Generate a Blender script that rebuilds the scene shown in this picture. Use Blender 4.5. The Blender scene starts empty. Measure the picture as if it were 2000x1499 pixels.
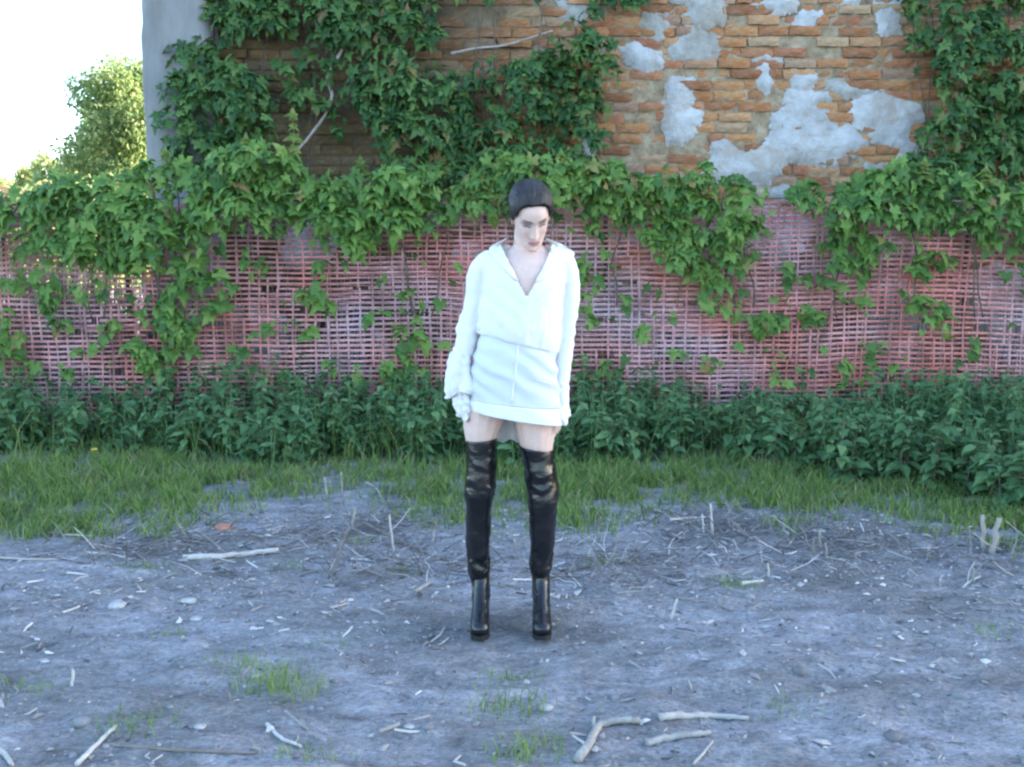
import bpy, bmesh, math, random
import numpy as np
from mathutils import Vector, Matrix
from mathutils.bvhtree import BVHTree
from mathutils.geometry import delaunay_2d_cdt

random.seed(11)
RNG = np.random.default_rng(11)
SC = bpy.context.scene
COL = SC.collection

# ------------------------------------------------------------------ camera
PITCH = math.radians(7.67)
CAM_H = 1.5
cam_d = bpy.data.cameras.new("camera")
cam = bpy.data.objects.new("camera", cam_d)
COL.objects.link(cam)
cam.location = (0, 0, CAM_H)
cam.rotation_euler = (math.pi / 2 - PITCH, 0, 0)
cam_d.sensor_width = 36.0
cam_d.lens = 36.0
cam_d.clip_start = 0.05
cam_d.clip_end = 2000
SC.camera = cam

# ------------------------------------------------------------------ sky, sun, exposure
SUN_EL, SUN_AZ = math.radians(16), math.radians(68)     # low sun behind the ruin, to the right
world = bpy.data.worlds.new("World")
SC.world = world
world.use_nodes = True
wn = world.node_tree
wn.nodes.clear()
sky = wn.nodes.new("ShaderNodeTexSky")
sky.sky_type = 'NISHITA'
sky.sun_disc = False
sky.sun_elevation = SUN_EL
sky.sun_rotation = SUN_AZ
sky.air_density = 1.0
sky.dust_density = 1.2
sky.ozone_density = 2.2
bgn = wn.nodes.new("ShaderNodeBackground")
bgn.inputs["Strength"].default_value = 0.15
wo = wn.nodes.new("ShaderNodeOutputWorld")
wn.links.new(sky.outputs[0], bgn.inputs[0])
wn.links.new(bgn.outputs[0], wo.inputs[0])

sun_d = bpy.data.lights.new("sun", 'SUN')
sun_d.energy = 4.0
sun_d.angle = math.radians(0.5)
sun_d.color = (1.0, 0.9, 0.74)
sun = bpy.data.objects.new("sun", sun_d)
COL.objects.link(sun)
to_sun = Vector((math.sin(SUN_AZ) * math.cos(SUN_EL), math.cos(SUN_AZ) * math.cos(SUN_EL), math.sin(SUN_EL)))
sun.rotation_euler = to_sun.to_track_quat('Z', 'Y').to_euler()
sun.location = to_sun * 60

SC.view_settings.view_transform = 'Standard'
SC.view_settings.look = 'None'
SC.view_settings.gamma = 1
SC.view_settings.use_curve_mapping = False
SC.view_settings.exposure = 2.95
SC.cycles.filter_width = 2.35
SC.cycles.max_bounces = 6

# ------------------------------------------------------------------ helpers
CP, SP = math.cos(PITCH), math.sin(PITCH)

def PW(px, py, Y):
    """world point at distance Y seen at photo pixel px, py"""
    px = np.asarray(px, float); py = np.asarray(py, float)
    vx = (px - 1000) / 2000; vy = (749.5 - py) / 2000
    dy = CP + vy * SP; dz = -SP + vy * CP
    t = Y / dy
    return np.stack([vx * t, Y + 0 * t, CAM_H + dz * t], -1)

def GW(px, py):
    vx = (px - 1000) / 2000; vy = (749.5 - py) / 2000
    dy = CP + vy * SP; dz = -SP + vy * CP
    t = -CAM_H / dz
    return np.array([vx * t, dy * t, 0.0])

def to_px(P):
    P = np.asarray(P, float)
    x = P[..., 0]; y = P[..., 1]; z = P[..., 2] - CAM_H
    d = y * CP - z * SP; u = y * SP + z * CP
    return 1000 + 2000 * x / d, 749.5 - 2000 * u / d

def _hash(ix, iy, iz, seed):
    h = (ix.astype(np.int64) * 374761393 + iy.astype(np.int64) * 668265263 + iz.astype(np.int64) * 2147483647 + seed * 144269) & 0xFFFFFFFF
    h = ((h ^ (h >> 13)) * 1274126177) & 0xFFFFFFFF
    h = ((h ^ (h >> 15)) * 2246822519) & 0xFFFFFFFF
    return ((h ^ (h >> 16)) & 0xFFFFFF) / float(0xFFFFFF)

def vnoise(p, seed=0):
    p = np.asarray(p, float)
    if p.shape[-1] == 2:
        p = np.concatenate([p, np.zeros(p.shape[:-1] + (1,))], -1)
    i = np.floor(p).astype(np.int64); f = p - i
    f = f * f * (3 - 2 * f)
    r = 0
    for dx in (0, 1):
        for dy in (0, 1):
            for dz in (0, 1):
                w = (f[..., 0] if dx else 1 - f[..., 0]) * (f[..., 1] if dy else 1 - f[..., 1]) * (f[..., 2] if dz else 1 - f[..., 2])
                r = r + w * _hash(i[..., 0] + dx, i[..., 1] + dy, i[..., 2] + dz, seed)
    return r * 2 - 1

def fbm(p, seed=0, octv=4):
    p = np.asarray(p, float)
    r = 0; a = 1.0; s = 0
    for k in range(octv):
        r = r + a * vnoise(p * 2 ** k, seed + 17 * k); s += a; a *= 0.5
    return r / s

def mesh_np(name, V, F, tint=None, smooth=False):
    """F: (M,3) or (M,4) int array, or list of arrays of both kinds"""
    me = bpy.data.meshes.new(name)
    V = np.asarray(V, np.float32)
    Fs = F if isinstance(F, list) else [F]
    Fs = [np.asarray(f, np.int32) for f in Fs if len(f)]
    nl = sum(f.size for f in Fs); npol = sum(len(f) for f in Fs)
    me.vertices.add(len(V)); me.vertices.foreach_set("co", V.ravel())
    me.loops.add(nl); me.loops.foreach_set("vertex_index", np.concatenate([f.ravel() for f in Fs]))
    me.polygons.add(npol)
    tot = np.concatenate([np.full(len(f), f.shape[1], np.int32) for f in Fs])
    st = np.concatenate([[0], np.cumsum(tot)[:-1]]).astype(np.int32)
    me.polygons.foreach_set("loop_start", st)
    try:
        me.polygons.foreach_set("loop_total", tot)
    except Exception:
        pass
    me.polygons.foreach_set("use_smooth", np.full(npol, smooth, bool))
    if tint is not None:
        a = me.attributes.new("tint", 'FLOAT', 'POINT')
        a.data.foreach_set("value", np.asarray(tint, np.float32))
    me.update(calc_edges=True)
    me.validate()
    return me

def link(name, me, mat=None, parent=None):
    o = bpy.data.objects.new(name, me)
    COL.objects.link(o)
    if mat is not None and len(me.materials) == 0:
        me.materials.append(mat)
    if parent is not None:
        o.parent = parent
        L = Vector((0, 0, 0)); p = parent
        while p is not None:
            L += p.location; p = p.parent
        o.location = -L
    return o

def obj(name, V, F, mat, parent=None, tint=None, smooth=False):
    return link(name, mesh_np(name, V, F, tint, smooth), mat, parent)

def tag(o, label=None, cat=None, group=None, kind=None):
    if label: o["label"] = label
    if cat: o["category"] = cat
    if group: o["group"] = group
    if kind: o["kind"] = kind
    return o

def empty(name, loc, label=None, cat=None, group=None):
    o = bpy.data.objects.new(name, None)
    COL.objects.link(o); o.location = loc; o.empty_display_size = 0.1
    return tag(o, label, cat, group)

class MB:
    def __init__(s): s.V = []; s.T = []; s.Q = []; s.tint = []; s.n = 0
    def add(s, V, F, tint=0.0):
        V = np.asarray(V, float); F = np.asarray(F, int)
        if len(F):
            (s.T if F.shape[1] == 3 else s.Q).append(F + s.n)
        s.V.append(V); s.n += len(V)
        s.tint.append(np.full(len(V), tint) if np.isscalar(tint) else np.asarray(tint))
    def tube(s, pts, rad, n=6, tint=0.0, cap=True):
        V, Q, T = tube_geo(pts, rad, n, cap)
        base = s.n
        s.V.append(V); s.n += len(V); s.tint.append(np.full(len(V), tint))
        s.Q.append(Q + base)
        if len(T): s.T.append(T + base)
    def F(s):
        r = []
        if s.T: r.append(np.concatenate(s.T))
        if s.Q: r.append(np.concatenate(s.Q))
        return r
    def obj(s, name, mat, parent=None, smooth=False):
        return obj(name, np.concatenate(s.V), s.F(), mat, parent, np.concatenate(s.tint), smooth)

def tube_geo(pts, rad, n=6, cap=True, up=None):
    """rad: scalar, (N,) or (N,2) half widths across and along the reference direction"""
    P = np.asarray(pts, float); N = len(P)
    R = np.asarray(rad, float)
    if R.ndim == 0: R = np.full((N, 2), float(R))
    elif R.ndim == 1: R = np.stack([R, R], 1)
    T = np.gradient(P, axis=0) if N > 2 else np.repeat((P[1:] - P[:1]), 2, 0)
    T /= np.linalg.norm(T, axis=1)[:, None] + 1e-12
    ref = np.array([0, -1.0, 0]) if up is None else np.asarray(up, float)
    if abs(np.dot(T.mean(0) / (np.linalg.norm(T.mean(0)) + 1e-9), ref)) > 0.92: ref = np.array([1.0, 0, 0])
    B = ref - (T @ ref)[:, None] * T
    B /= np.linalg.norm(B, axis=1)[:, None] + 1e-12
    A = np.cross(B, T)
    a = np.arange(n) * 2 * math.pi / n
    V = P[:, None] + A[:, None] * (R[:, 0, None] * np.cos(a))[..., None] + B[:, None] * (R[:, 1, None] * np.sin(a))[..., None]
    i = np.arange(N - 1)[:, None] * n; j = np.arange(n)[None]; k = (j + 1) % n
    Q = np.stack([i + j, i + n + j, i + n + k, i + k], -1).reshape(-1, 4)[:, ::-1]
    V = V.reshape(-1, 3)
    Tt = np.zeros((0, 3), int)
    if cap:
        c0 = len(V); V = np.concatenate([V, P[:1], P[-1:]])
        jj = np.arange(n); kk = (jj + 1) % n; e = (N - 1) * n
        Tt = np.concatenate([np.stack([np.full(n, c0), jj, kk], 1)[:, ::-1], np.stack([np.full(n, c0 + 1), e + kk, e + jj], 1)[:, ::-1]])
    return V, Q, Tt

def smooth_path(pts, n):
    """Catmull-Rom through rows of any width"""
    P = np.asarray(pts, float)
    P = np.concatenate([2 * P[:1] - P[1:2], P, 2 * P[-1:] - P[-2:-1]])
    m = len(P) - 3
    t = np.linspace(0, m - 1e-6, n); i = t.astype(int); f = (t - i)[:, None]
    a, b, c, d = P[i], P[i + 1], P[i + 2], P[i + 3]
    return 0.5 * (2 * b + (c - a) * f + (2 * a - 5 * b + 4 * c - d) * f ** 2 + (3 * b - a - 3 * c + d) * f ** 3)

def in_poly(x, y, poly):
    poly = np.asarray(poly, float); r = np.zeros(np.shape(x), bool)
    j = len(poly) - 1
    for i in range(len(poly)):
        xi, yi = poly[i]; xj, yj = poly[j]
        c = ((yi > y) != (yj > y)) & (x < (xj - xi) * (y - yi) / (yj - yi + 1e-12) + xi)
        r ^= c; j = i
    return r

# ------------------------------------------------------------------ materials
def lin(r, g, b):
    f = lambda c: (c / 255 / 12.92) if c <= 10 else ((c / 255 + 0.055) / 1.055) ** 2.4
    return (f(r), f(g), f(b), 1)

class NT:
    def __init__(s, name):
        s.m = bpy.data.materials.new(name); s.m.use_nodes = True
        s.t = s.m.node_tree; s.b = s.t.nodes["Principled BSDF"]; s.out = s.t.nodes["Material Output"]
    def n(s, kind, **kw):
        x = s.t.nodes.new(kind)
        for k, v in kw.items():
            if k in x.inputs.keys(): x.inputs[k].default_value = v
            else: setattr(x, k, v)
        return x
    def l(s, a, b): s.t.links.new(a, b)
    def ramp(s, fac, stops, interp='LINEAR'):
        r = s.n("ShaderNodeValToRGB"); e = r.color_ramp.elements
        r.color_ramp.interpolation = interp
        while len(e) < len(stops): e.new(0.5)
        for i, (p, c) in enumerate(stops):
            e[i].position = p; e[i].color = c if len(c) == 4 else (*c, 1)
        s.l(fac, r.inputs[0]); return r.outputs[0]
    def noise(s, scale, detail=4, rough=0.6, stretch=(1, 1, 1), dist=0.0, coord="Object"):
        tc = s.n("ShaderNodeTexCoord"); mp = s.n("ShaderNodeMapping"); mp.inputs["Scale"].default_value = stretch
        s.l(tc.outputs[coord], mp.inputs[0])
        x = s.n("ShaderNodeTexNoise", Scale=scale, Detail=detail, Roughness=rough, Distortion=dist)
        s.l(mp.outputs[0], x.inputs["Vector"]); return x.outputs["Fac"]
    def mix(s, fac, a, b, blend='MIX'):
        x = s.n("ShaderNodeMix", data_type='RGBA', blend_type=blend)
        for v, i in ((fac, 0), (a, 6), (b, 7)):
            if hasattr(v, "links"): s.l(v, x.inputs[i])
            else: x.inputs[i].default_value = v
        return x.outputs[2]
    def math(s, op, a, b=0.0, clamp=False):
        x = s.n("ShaderNodeMath", operation=op, use_clamp=clamp)
        for v, i in ((a, 0), (b, 1)):
            if hasattr(v, "links"): s.l(v, x.inputs[i])
            else: x.inputs[i].default_value = v
        return x.outputs[0]
    def attr(s, name="tint"):
        return s.n("ShaderNodeAttribute", attribute_name=name)
    def var(s):
        """own tint of each piece plus a random value per object, wrapped to 0..1"""
        oi = s.n("ShaderNodeObjectInfo")
        return s.math('FRACT', s.math('ADD', s.attr().outputs["Fac"], oi.outputs["Random"]))
    def bump(s, h, strength=0.4, dist=0.01):
        b = s.n("ShaderNodeBump", Strength=strength, Distance=dist)
        s.l(h, b.inputs["Height"]); s.l(b.outputs[0], s.b.inputs["Normal"]); return b
    def base(s, c, rough=0.8, spec=0.3):
        if hasattr(c, "links"): s.l(c, s.b.inputs["Base Color"])
        else: s.b.inputs["Base Color"].default_value = c
        s.b.inputs["Roughness"].default_value = rough
        s.b.inputs["Specular IOR Level"].default_value = spec
        return s
    def translucent(s, c, amount):
        tr = s.n("ShaderNodeBsdfTranslucent"); mx = s.n("ShaderNodeMixShader", Fac=amount)
        mx.inputs[0].default_value = amount
        s.l(c, tr.inputs[0]); s.l(s.b.outputs[0], mx.inputs[1]); s.l(tr.outputs[0], mx.inputs[2])
        s.l(mx.outputs[0], s.out.inputs[0])

def leaf_mat(name, stops, rough=0.55, tr=0.38, spec=0.35, nscale=25):
    k = NT(name)
    c = k.ramp(k.var(), stops)
    n = k.noise(nscale, 3)
    c2 = k.mix(0.5, c, k.ramp(n, [(0.3, (0.55, 0.6, 0.55)), (0.7, (1.2, 1.2, 1.1))]), 'MULTIPLY')
    k.base(c2, rough, spec); k.translucent(c2, tr)
    return k.m

def simple_mat(name, stops, nscale, rough=0.8, spec=0.3, detail=5, stretch=(1, 1, 1), bump=0.3, bdist=0.01, bscale=None, vary=False):
    k = NT(name)
    n = k.noise(nscale, detail, 0.65, stretch)
    if vary:
        n = k.math('ADD', k.math('MULTIPLY', n, 0.5), k.math('MULTIPLY', k.var(), 0.5))
    c = k.ramp(n, stops)
    k.base(c, rough, spec)
    if bump: k.bump(k.noise(bscale or nscale * 3, 6, 0.65, stretch), bump, bdist)
    return k.m

M = {}
M['vine'] = leaf_mat("vine_leaf", [(0, (.055, .13, .032)), (.4, (.12, .24, .058)), (.75, (.19, .32, .07)), (.955, (.23, .34, .085)), (.97, (.3, .25, .09)), (1, (.26, .16, .07))])
M['wall_vine'] = leaf_mat("wall_vine_leaf", [(0, (.028, .085, .028)), (.5, (.062, .148, .042)), (.85, (.11, .21, .055)), (.965, (.14, .24, .07)), (.98, (.24, .19, .07)), (1, (.2, .12, .06))])
M['shoot'] = leaf_mat("young_leaf", [(0, (.14, .22, .05)), (1, (.24, .28, .07))], tr=.4)
M['nettle'] = leaf_mat("nettle_leaf", [(0, (.07, .16, .07)), (.5, (.12, .24, .10)), (.9, (.155, .28, .12)), (1, (.2, .31, .13))], rough=.7, tr=.4)
M['grass'] = leaf_mat("grass_blade", [(0, (.10, .18, .045)), (.5, (.18, .285, .065)), (.9, (.26, .36, .095)), (.94, (.34, .3, .15)), (1, (.38, .34, .2))], rough=.6, nscale=8)
M['tree'] = leaf_mat("tree_leaf", [(0, (.18, .26, .1)), (.6, (.30, .38, .14)), (1, (.48, .48, .2))], tr=.55, nscale=3)
M['bark'] = simple_mat("vine_bark", [(.3, (.2, .17, .14)), (.7, (.4, .36, .32))], 30, stretch=(1, 1, .3))
M['dark_stem'] = simple_mat("dark_stem", [(.3, (.06, .045, .035)), (.7, (.16, .12, .09))], 30)
M['trunk'] = simple_mat("tree_bark", [(.3, (.09, .07, .055)), (.7, (.2, .16, .13))], 12, stretch=(1, 1, .3))

def soil():
    k = NT("soil")
    big = k.noise(.9, 5, .6, (1, 1.6, 1))
    mid = k.noise(6.5, 8, .74, (.75, 1.4, 1), .3)
    fine = k.noise(62, 6, .78, (.8, 1.2, 1))
    c1 = k.ramp(mid, [(.28, (.085, .085, .085)), (.44, (.195, .194, .194)), (.58, (.262, .261, .265)), (.74, (.42, .418, .43))])
    c2 = k.ramp(big, [(.33, (.74, .72, .68)), (.6, (1.3, 1.29, 1.35))])
    c3 = k.ramp(fine, [(.32, (.55, .54, .53)), (.66, (1.25, 1.24, 1.24))])
    c = k.mix(1.0, k.mix(1.0, c1, c2, 'MULTIPLY'), c3, 'MULTIPLY')
    k.base(c, .95, .15)
    h = k.math('ADD', k.math('MULTIPLY', k.noise(14, 6, .7), .7), k.math('MULTIPLY', k.noise(70, 4, .7), .35))
    k.bump(h, .9, .03)
    return k.m
M['soil'] = soil()
M['litter'] = (lambda k: (k.base(k.ramp(k.var(), [(0, (.06, .055, .055)), (.3, (.14, .13, .125)), (.55, (.23, .215, .21)), (.85, (.37, .345, .325)), (1, (.55, .52, .5))]), .8, .2), k.m)[1])(NT("dry_litter"))
M['clod'] = simple_mat("soil_clod", [(.2, (.12, .115, .118)), (.6, (.21, .205, .21)), (.9, (.29, .285, .295))], 20, rough=.95, vary=True)
M['stick'] = simple_mat("dry_stick", [(.25, (.15, .125, .105)), (.55, (.29, .255, .225)), (.85, (.42, .39, .355))], 18, rough=.75, stretch=(1, 1, 1), vary=True)
M['pale_stick'] = simple_mat("bleached_cane", [(.25, (.16, .14, .12)), (.5, (.36, .335, .305)), (.8, (.54, .52, .49))], 38, rough=.75, bump=.6, vary=True)
M['stone'] = simple_mat("stone", [(.3, (.22, .21, .2)), (.7, (.45, .44, .42))], 22, rough=.85)

def brick_mat():
    k = NT("brick")
    v = k.var()
    c = k.ramp(v, [(0, (.30, .125, .06)), (.2, (.44, .19, .08)), (.4, (.52, .265, .115)), (.55, (.38, .145, .08)), (.7, (.55, .30, .145)), (.85, (.34, .2, .14)), (1, (.5, .34, .2))])
    n = k.noise(9, 6, .7, (.6, 1, 1.2))
    c = k.mix(.8, c, k.ramp(n, [(.3, (.55, .5, .45)), (.55, (1, 1, 1)), (.75, (1.25, 1.2, 1.15))]), 'MULTIPLY')
    lime = k.ramp(k.noise(3.2, 6, .7, (1, 1, 1.8), .4), [(.5, (0, 0, 0)), (.62, (1, 1, 1))])
    speck = k.ramp(k.noise(16, 6, .75, (.6, 1, 1.4)), [(.42, (.25, .25, .25)), (.6, (1, 1, 1))])
    c = k.mix(k.math('MULTIPLY', k.math('MULTIPLY', lime, speck), .6), c, (.40, .38, .33, 1))
    grime = k.ramp(k.noise(1.9, 6, .7, (1, 1, 1.3), .7), [(.46, (1, 1, 1)), (.62, (.5, .48, .46))])
    c = k.mix(.55, c, grime, 'MULTIPLY')
    # grime and moss on the left half, with its shade painted into the colour
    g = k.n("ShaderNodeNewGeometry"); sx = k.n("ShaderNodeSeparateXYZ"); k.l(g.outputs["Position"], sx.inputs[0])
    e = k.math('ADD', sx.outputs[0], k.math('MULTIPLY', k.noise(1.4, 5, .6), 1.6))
    grime_shade_ramp = k.ramp(e, [(0.0, (1, 1, 1)), (1.0, (0, 0, 0))])
    grime_shade = k.n("ShaderNodeMapRange"); k.l(e, grime_shade.inputs[0]); grime_shade.inputs[1].default_value = 0.1; grime_shade.inputs[2].default_value = 1.2
    grime_shade.inputs[3].default_value = .82; grime_shade.inputs[4].default_value = 0
    c = k.mix(grime_shade.outputs[0], c, k.ramp(k.noise(6, 5, .7), [(.35, (.05, .042, .028)), (.6, (.11, .095, .05)), (.75, (.2, .16, .08))]))
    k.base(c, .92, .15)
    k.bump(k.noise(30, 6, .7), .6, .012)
    return k.m
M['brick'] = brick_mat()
def mortar_mat():
    k = NT("mortar")
    c = k.ramp(k.noise(7, 6, .7), [(.3, (.12, .09, .06)), (.5, (.30, .23, .15)), (.72, (.46, .39, .28))])
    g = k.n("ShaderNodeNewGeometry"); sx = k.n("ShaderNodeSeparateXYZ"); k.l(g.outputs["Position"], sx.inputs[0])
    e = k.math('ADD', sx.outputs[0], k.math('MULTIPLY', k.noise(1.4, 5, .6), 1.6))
    grime_shade = k.n("ShaderNodeMapRange"); k.l(e, grime_shade.inputs[0]); grime_shade.inputs[1].default_value = 0.1; grime_shade.inputs[2].default_value = 1.2  # left-half grime and painted-in shade, as on the bricks
    grime_shade.inputs[3].default_value = .85; grime_shade.inputs[4].default_value = 0
    c = k.mix(grime_shade.outputs[0], c, (.07, .06, .04, 1))
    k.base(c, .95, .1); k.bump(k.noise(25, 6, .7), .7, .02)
    return k.m
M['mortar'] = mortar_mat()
def plaster_mat(name, a, c_, d):
    k = NT(name)
    c = k.ramp(k.noise(4.5, 6, .7), [(.25, a), (.45, c_), (.62, d)])
    dirt = k.ramp(k.noise(2.6, 7, .75, (1, 1, 1.6), .8), [(.5, (0, 0, 0)), (.68, (1, 1, 1))])
    c = k.mix(k.math('MULTIPLY', dirt, .75), c, (.33, .26, .20, 1))
    fleck = k.ramp(k.noise(34, 4, .7), [(.62, (0, 0, 0)), (.7, (1, 1, 1))])
    c = k.mix(k.math('MULTIPLY', fleck, .4), c, (.3, .25, .2, 1))
    k.base(c, .93, .12); k.bump(k.noise(15, 7, .7), .6, .02)
    return k.m
M['plaster'] = plaster_mat("lime_plaster", (.24, .225, .195), (.37, .365, .355), (.47, .475, .48))
M['grey_plaster'] = plaster_mat("grey_render", (.18, .17, .14), (.29, .28, .25), (.40, .40, .39))
def pier_mat():
    k = NT("pier_render")
    c = k.ramp(k.noise(2.2, 6, .65, (1.6, 1, .5)), [(.25, (.15, .145, .135)), (.5, (.22, .22, .215)), (.75, (.28, .285, .29))])
    k.base(c, .9, .2); k.bump(k.noise(11, 6, .6), .35, .02)
    return k.m
M['pier'] = pier_mat()
def net_mat():
    k = NT("faded_plastic_mesh")
    n = k.noise(1.1, 4, .6, (1, 1, 1.4)); m = k.noise(30, 3)
    c = k.ramp(n, [(.30, (.68, .19, .15)), (.45, (.68, .27, .25)), (.59, (.66, .36, .38)), (.75, (.66, .48, .55))])
    c = k.mix(.5, c, k.ramp(m, [(.35, (.5, .5, .5)), (.65, (1.2, 1.2, 1.2))]), 'MULTIPLY')
    d = k.ramp(k.noise(3.5, 6, .75, (1, 1, .6)), [(.36, (.42, .40, .36)), (.5, (.95, .95, .95)), (.66, (1.2, 1.22, 1.25))])
    c = k.mix(.8, c, d, 'MULTIPLY')
    k.base(c, .5, .4)
    k.translucent(c, .15)
    return k.m
M['net'] = net_mat()
M['iron'] = simple_mat("rusty_iron", [(.3, (.035, .03, .028)), (.7, (.12, .08, .06))], 25, rough=.7)
M['dry_stalk'] = (lambda k: (k.base(k.ramp(k.var(), [(0, (.1, .07, .07)), (.5, (.27, .19, .19)), (1, (.42, .33, .34))]), .8, .2), k.m)[1])(NT("dry_stalk"))

def skin_mat():
    k = NT("skin")
    a = k.attr("col")
    n = k.noise(60, 4)
    c = k.mix(.25, a.outputs["Color"], k.ramp(n, [(.35, (.8, .75, .75)), (.65, (1.1, 1.1, 1.1))]), 'MULTIPLY')
    k.base(c, .5, .35)
    k.b.inputs["Subsurface Weight"].default_value = .12
    k.b.inputs["Subsurface Radius"].default_value = (.01, .004, .002)
    k.b.inputs["Subsurface Scale"].default_value = .5
    return k.m
M['skin'] = skin_mat()
def cloth(name, c, bs=240, rough=.85):
    k = NT(name)
    n = k.noise(9, 4)
    cc = k.mix(.5, c, k.ramp(n, [(.3, (.93, .93, .94)), (.7, (1.03, 1.03, 1.03))]), 'MULTIPLY')
    k.base(cc, rough, .2)
    k.b.inputs["Sheen Weight"].default_value = .15
    h = k.math('ADD', k.math('MULTIPLY', k.noise(bs, 2), .25), k.noise(26, 4, .6, (1.3, 1.3, .5)))
    k.bump(h, .35, .006)
    k.translucent(cc, .12)
    return k.m
M['shirt'] = cloth("white_cotton", (.755, .73, .71, 1))
M['skirt'] = cloth("white_poplin", (.62, .635, .66, 1))
def leather():
    k = NT("black_leather")
    c = k.ramp(k.noise(12, 4), [(.3, (.004, .004, .005)), (.7, (.010, .010, .012))])
    k.base(c, .26, .5)
    h = k.math('ADD', k.noise(22, 3, .5, (.9, .9, 1.5), .8), k.math('MULTIPLY', k.noise(160, 3), .08))
    k.bump(h, .4, .010)
    return k.m
M['leather'] = leather()
M['sole'] = simple_mat("boot_sole", [(.3, (.008, .008, .009)), (.7, (.02, .02, .022))], 30, rough=.5)
def hair_mat():
    k = NT("dark_hair")
    c = k.ramp(k.noise(60, 4, .6, (1, .12, .4)), [(.3, (.010, .009, .010)), (.7, (.035, .03, .032))])
    k.base(c, .5, .3)
    k.bump(k.noise(90, 4, .6, (1, .08, .3)), .6, .006)
    return k.m
M['hair'] = hair_mat()
M['wisp'] = simple_mat("hair_wisp", [(.25, (.008, .007, .007)), (.6, (.03, .024, .022)), (.85, (.075, .058, .05))], 30, rough=.45, bump=0, vary=True)
M['far_wall'] = simple_mat("house_wall", [(.3, (.5, .42, .34)), (.7, (.62, .54, .45))], 2)
M['roof'] = simple_mat("roof_tiles", [(.3, (.28, .12, .07)), (.7, (.4, .19, .11))], 5)
M['yellow'] = simple_mat("yellow_petals", [(.3, (.7, .45, .03)), (.7, (.85, .6, .08))], 30, bump=0)

# ------------------------------------------------------------------ ground
def ground_h(x, y):
    p = np.stack([x, y], -1)
    near = np.clip(1 - np.maximum(np.abs(x) / 9, np.abs(y - 5) / 8) ** 4, 0, 1)
    return near * (.022 * fbm(p * 1.1, 3, 3) + .026 * fbm(p * np.array([4.5, 6.5]), 5, 4) + .016 * np.abs(fbm(p * np.array([11, 17]), 9, 3)))

def GZ(px, py, lift=0.0):
    g = GW(px, py)
    for _ in range(2):
        h = float(ground_h(np.array(g[0]), np.array(g[1])))
        vx = (px - 1000) / 2000; vy = (749.5 - py) / 2000
        dy = CP + vy * SP; dz = -SP + vy * CP; t = (h - CAM_H) / dz
        g = np.array([vx * t, dy * t, h])
    g[2] += lift
    return g

def axis(lo, hi, step, far, grow=1.25):
    a = list(np.arange(lo, hi + 1e-6, step)); s = step
    l = [lo]; r = [hi]
    while l[-1] > -far: s *= grow; l.append(l[-1] - s)
    s = step
    while r[-1] < far: s *= grow; r.append(r[-1] + s)
    return np.array(l[:0:-1] + a + r[1:])
gx = axis(-3.6, 3.6, .02, 900); gy = axis(2.4, 7.2, .02, 900)
X, Y = np.meshgrid(gx, gy, indexing='ij')
Z = ground_h(X, Y)
nX, nY = X.shape
ii = np.arange(nX - 1)[:, None] * nY; jj = np.arange(nY - 1)[None]
GF = np.stack([ii + jj, ii + nY + jj, ii + nY + jj + 1, ii + jj + 1], -1).reshape(-1, 4)
tag(obj("ground", np.stack([X, Y, Z], -1).reshape(-1, 3), GF, M['soil'], smooth=True), "bare greyish soil yard strewn with chips and straw", kind="structure")

# ------------------------------------------------------------------ ruined brick wall
WY = 8.70                      # face of the bricks
WX0, WX1, WH = -2.62, 29.0, 7.4  # unseen height and right-hand length stretched so the wall shades the yard
ruin = empty("brick_ruin", (0, WY, 0), "tall ruined brick wall with peeling plaster behind the pink fence", "ruined wall")

def box(mb, lo, hi, tint=0.0):
    x0, y0, z0 = lo; x1, y1, z1 = hi
    V = [(x0, y0, z0), (x1, y0, z0), (x1, y1, z0), (x0, y1, z0), (x0, y0, z1), (x1, y0, z1), (x1, y1, z1), (x0, y1, z1)]
    F = [(0, 3, 2, 1), (4, 5, 6, 7), (0, 1, 5, 4), (1, 2, 6, 5), (2, 3, 7, 6), (3, 0, 4, 7)]
    mb.add(V, F, tint)

# mortar bed: a rough sheet just behind the brick faces and a solid core behind it
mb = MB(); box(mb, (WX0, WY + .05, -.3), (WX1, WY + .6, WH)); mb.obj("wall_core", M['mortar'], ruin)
mx = np.arange(WX0, 5.6, .035); mz = np.arange(0, 4.3, .0215)
A, B = np.meshgrid(mx, mz, indexing='ij')
D = WY + .021 + .013 * fbm(np.stack([A * 9, B * 12], -1), 41, 3)
n1, n2 = A.shape
ii = np.arange(n1 - 1)[:, None] * n2; jj = np.arange(n2 - 1)[None]
obj("mortar", np.stack([A, D, B], -1).reshape(-1, 3), np.stack([ii + jj, ii + n2 + jj, ii + n2 + jj + 1, ii + jj + 1], -1).reshape(-1, 4), M['mortar'], ruin, smooth=True)

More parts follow.
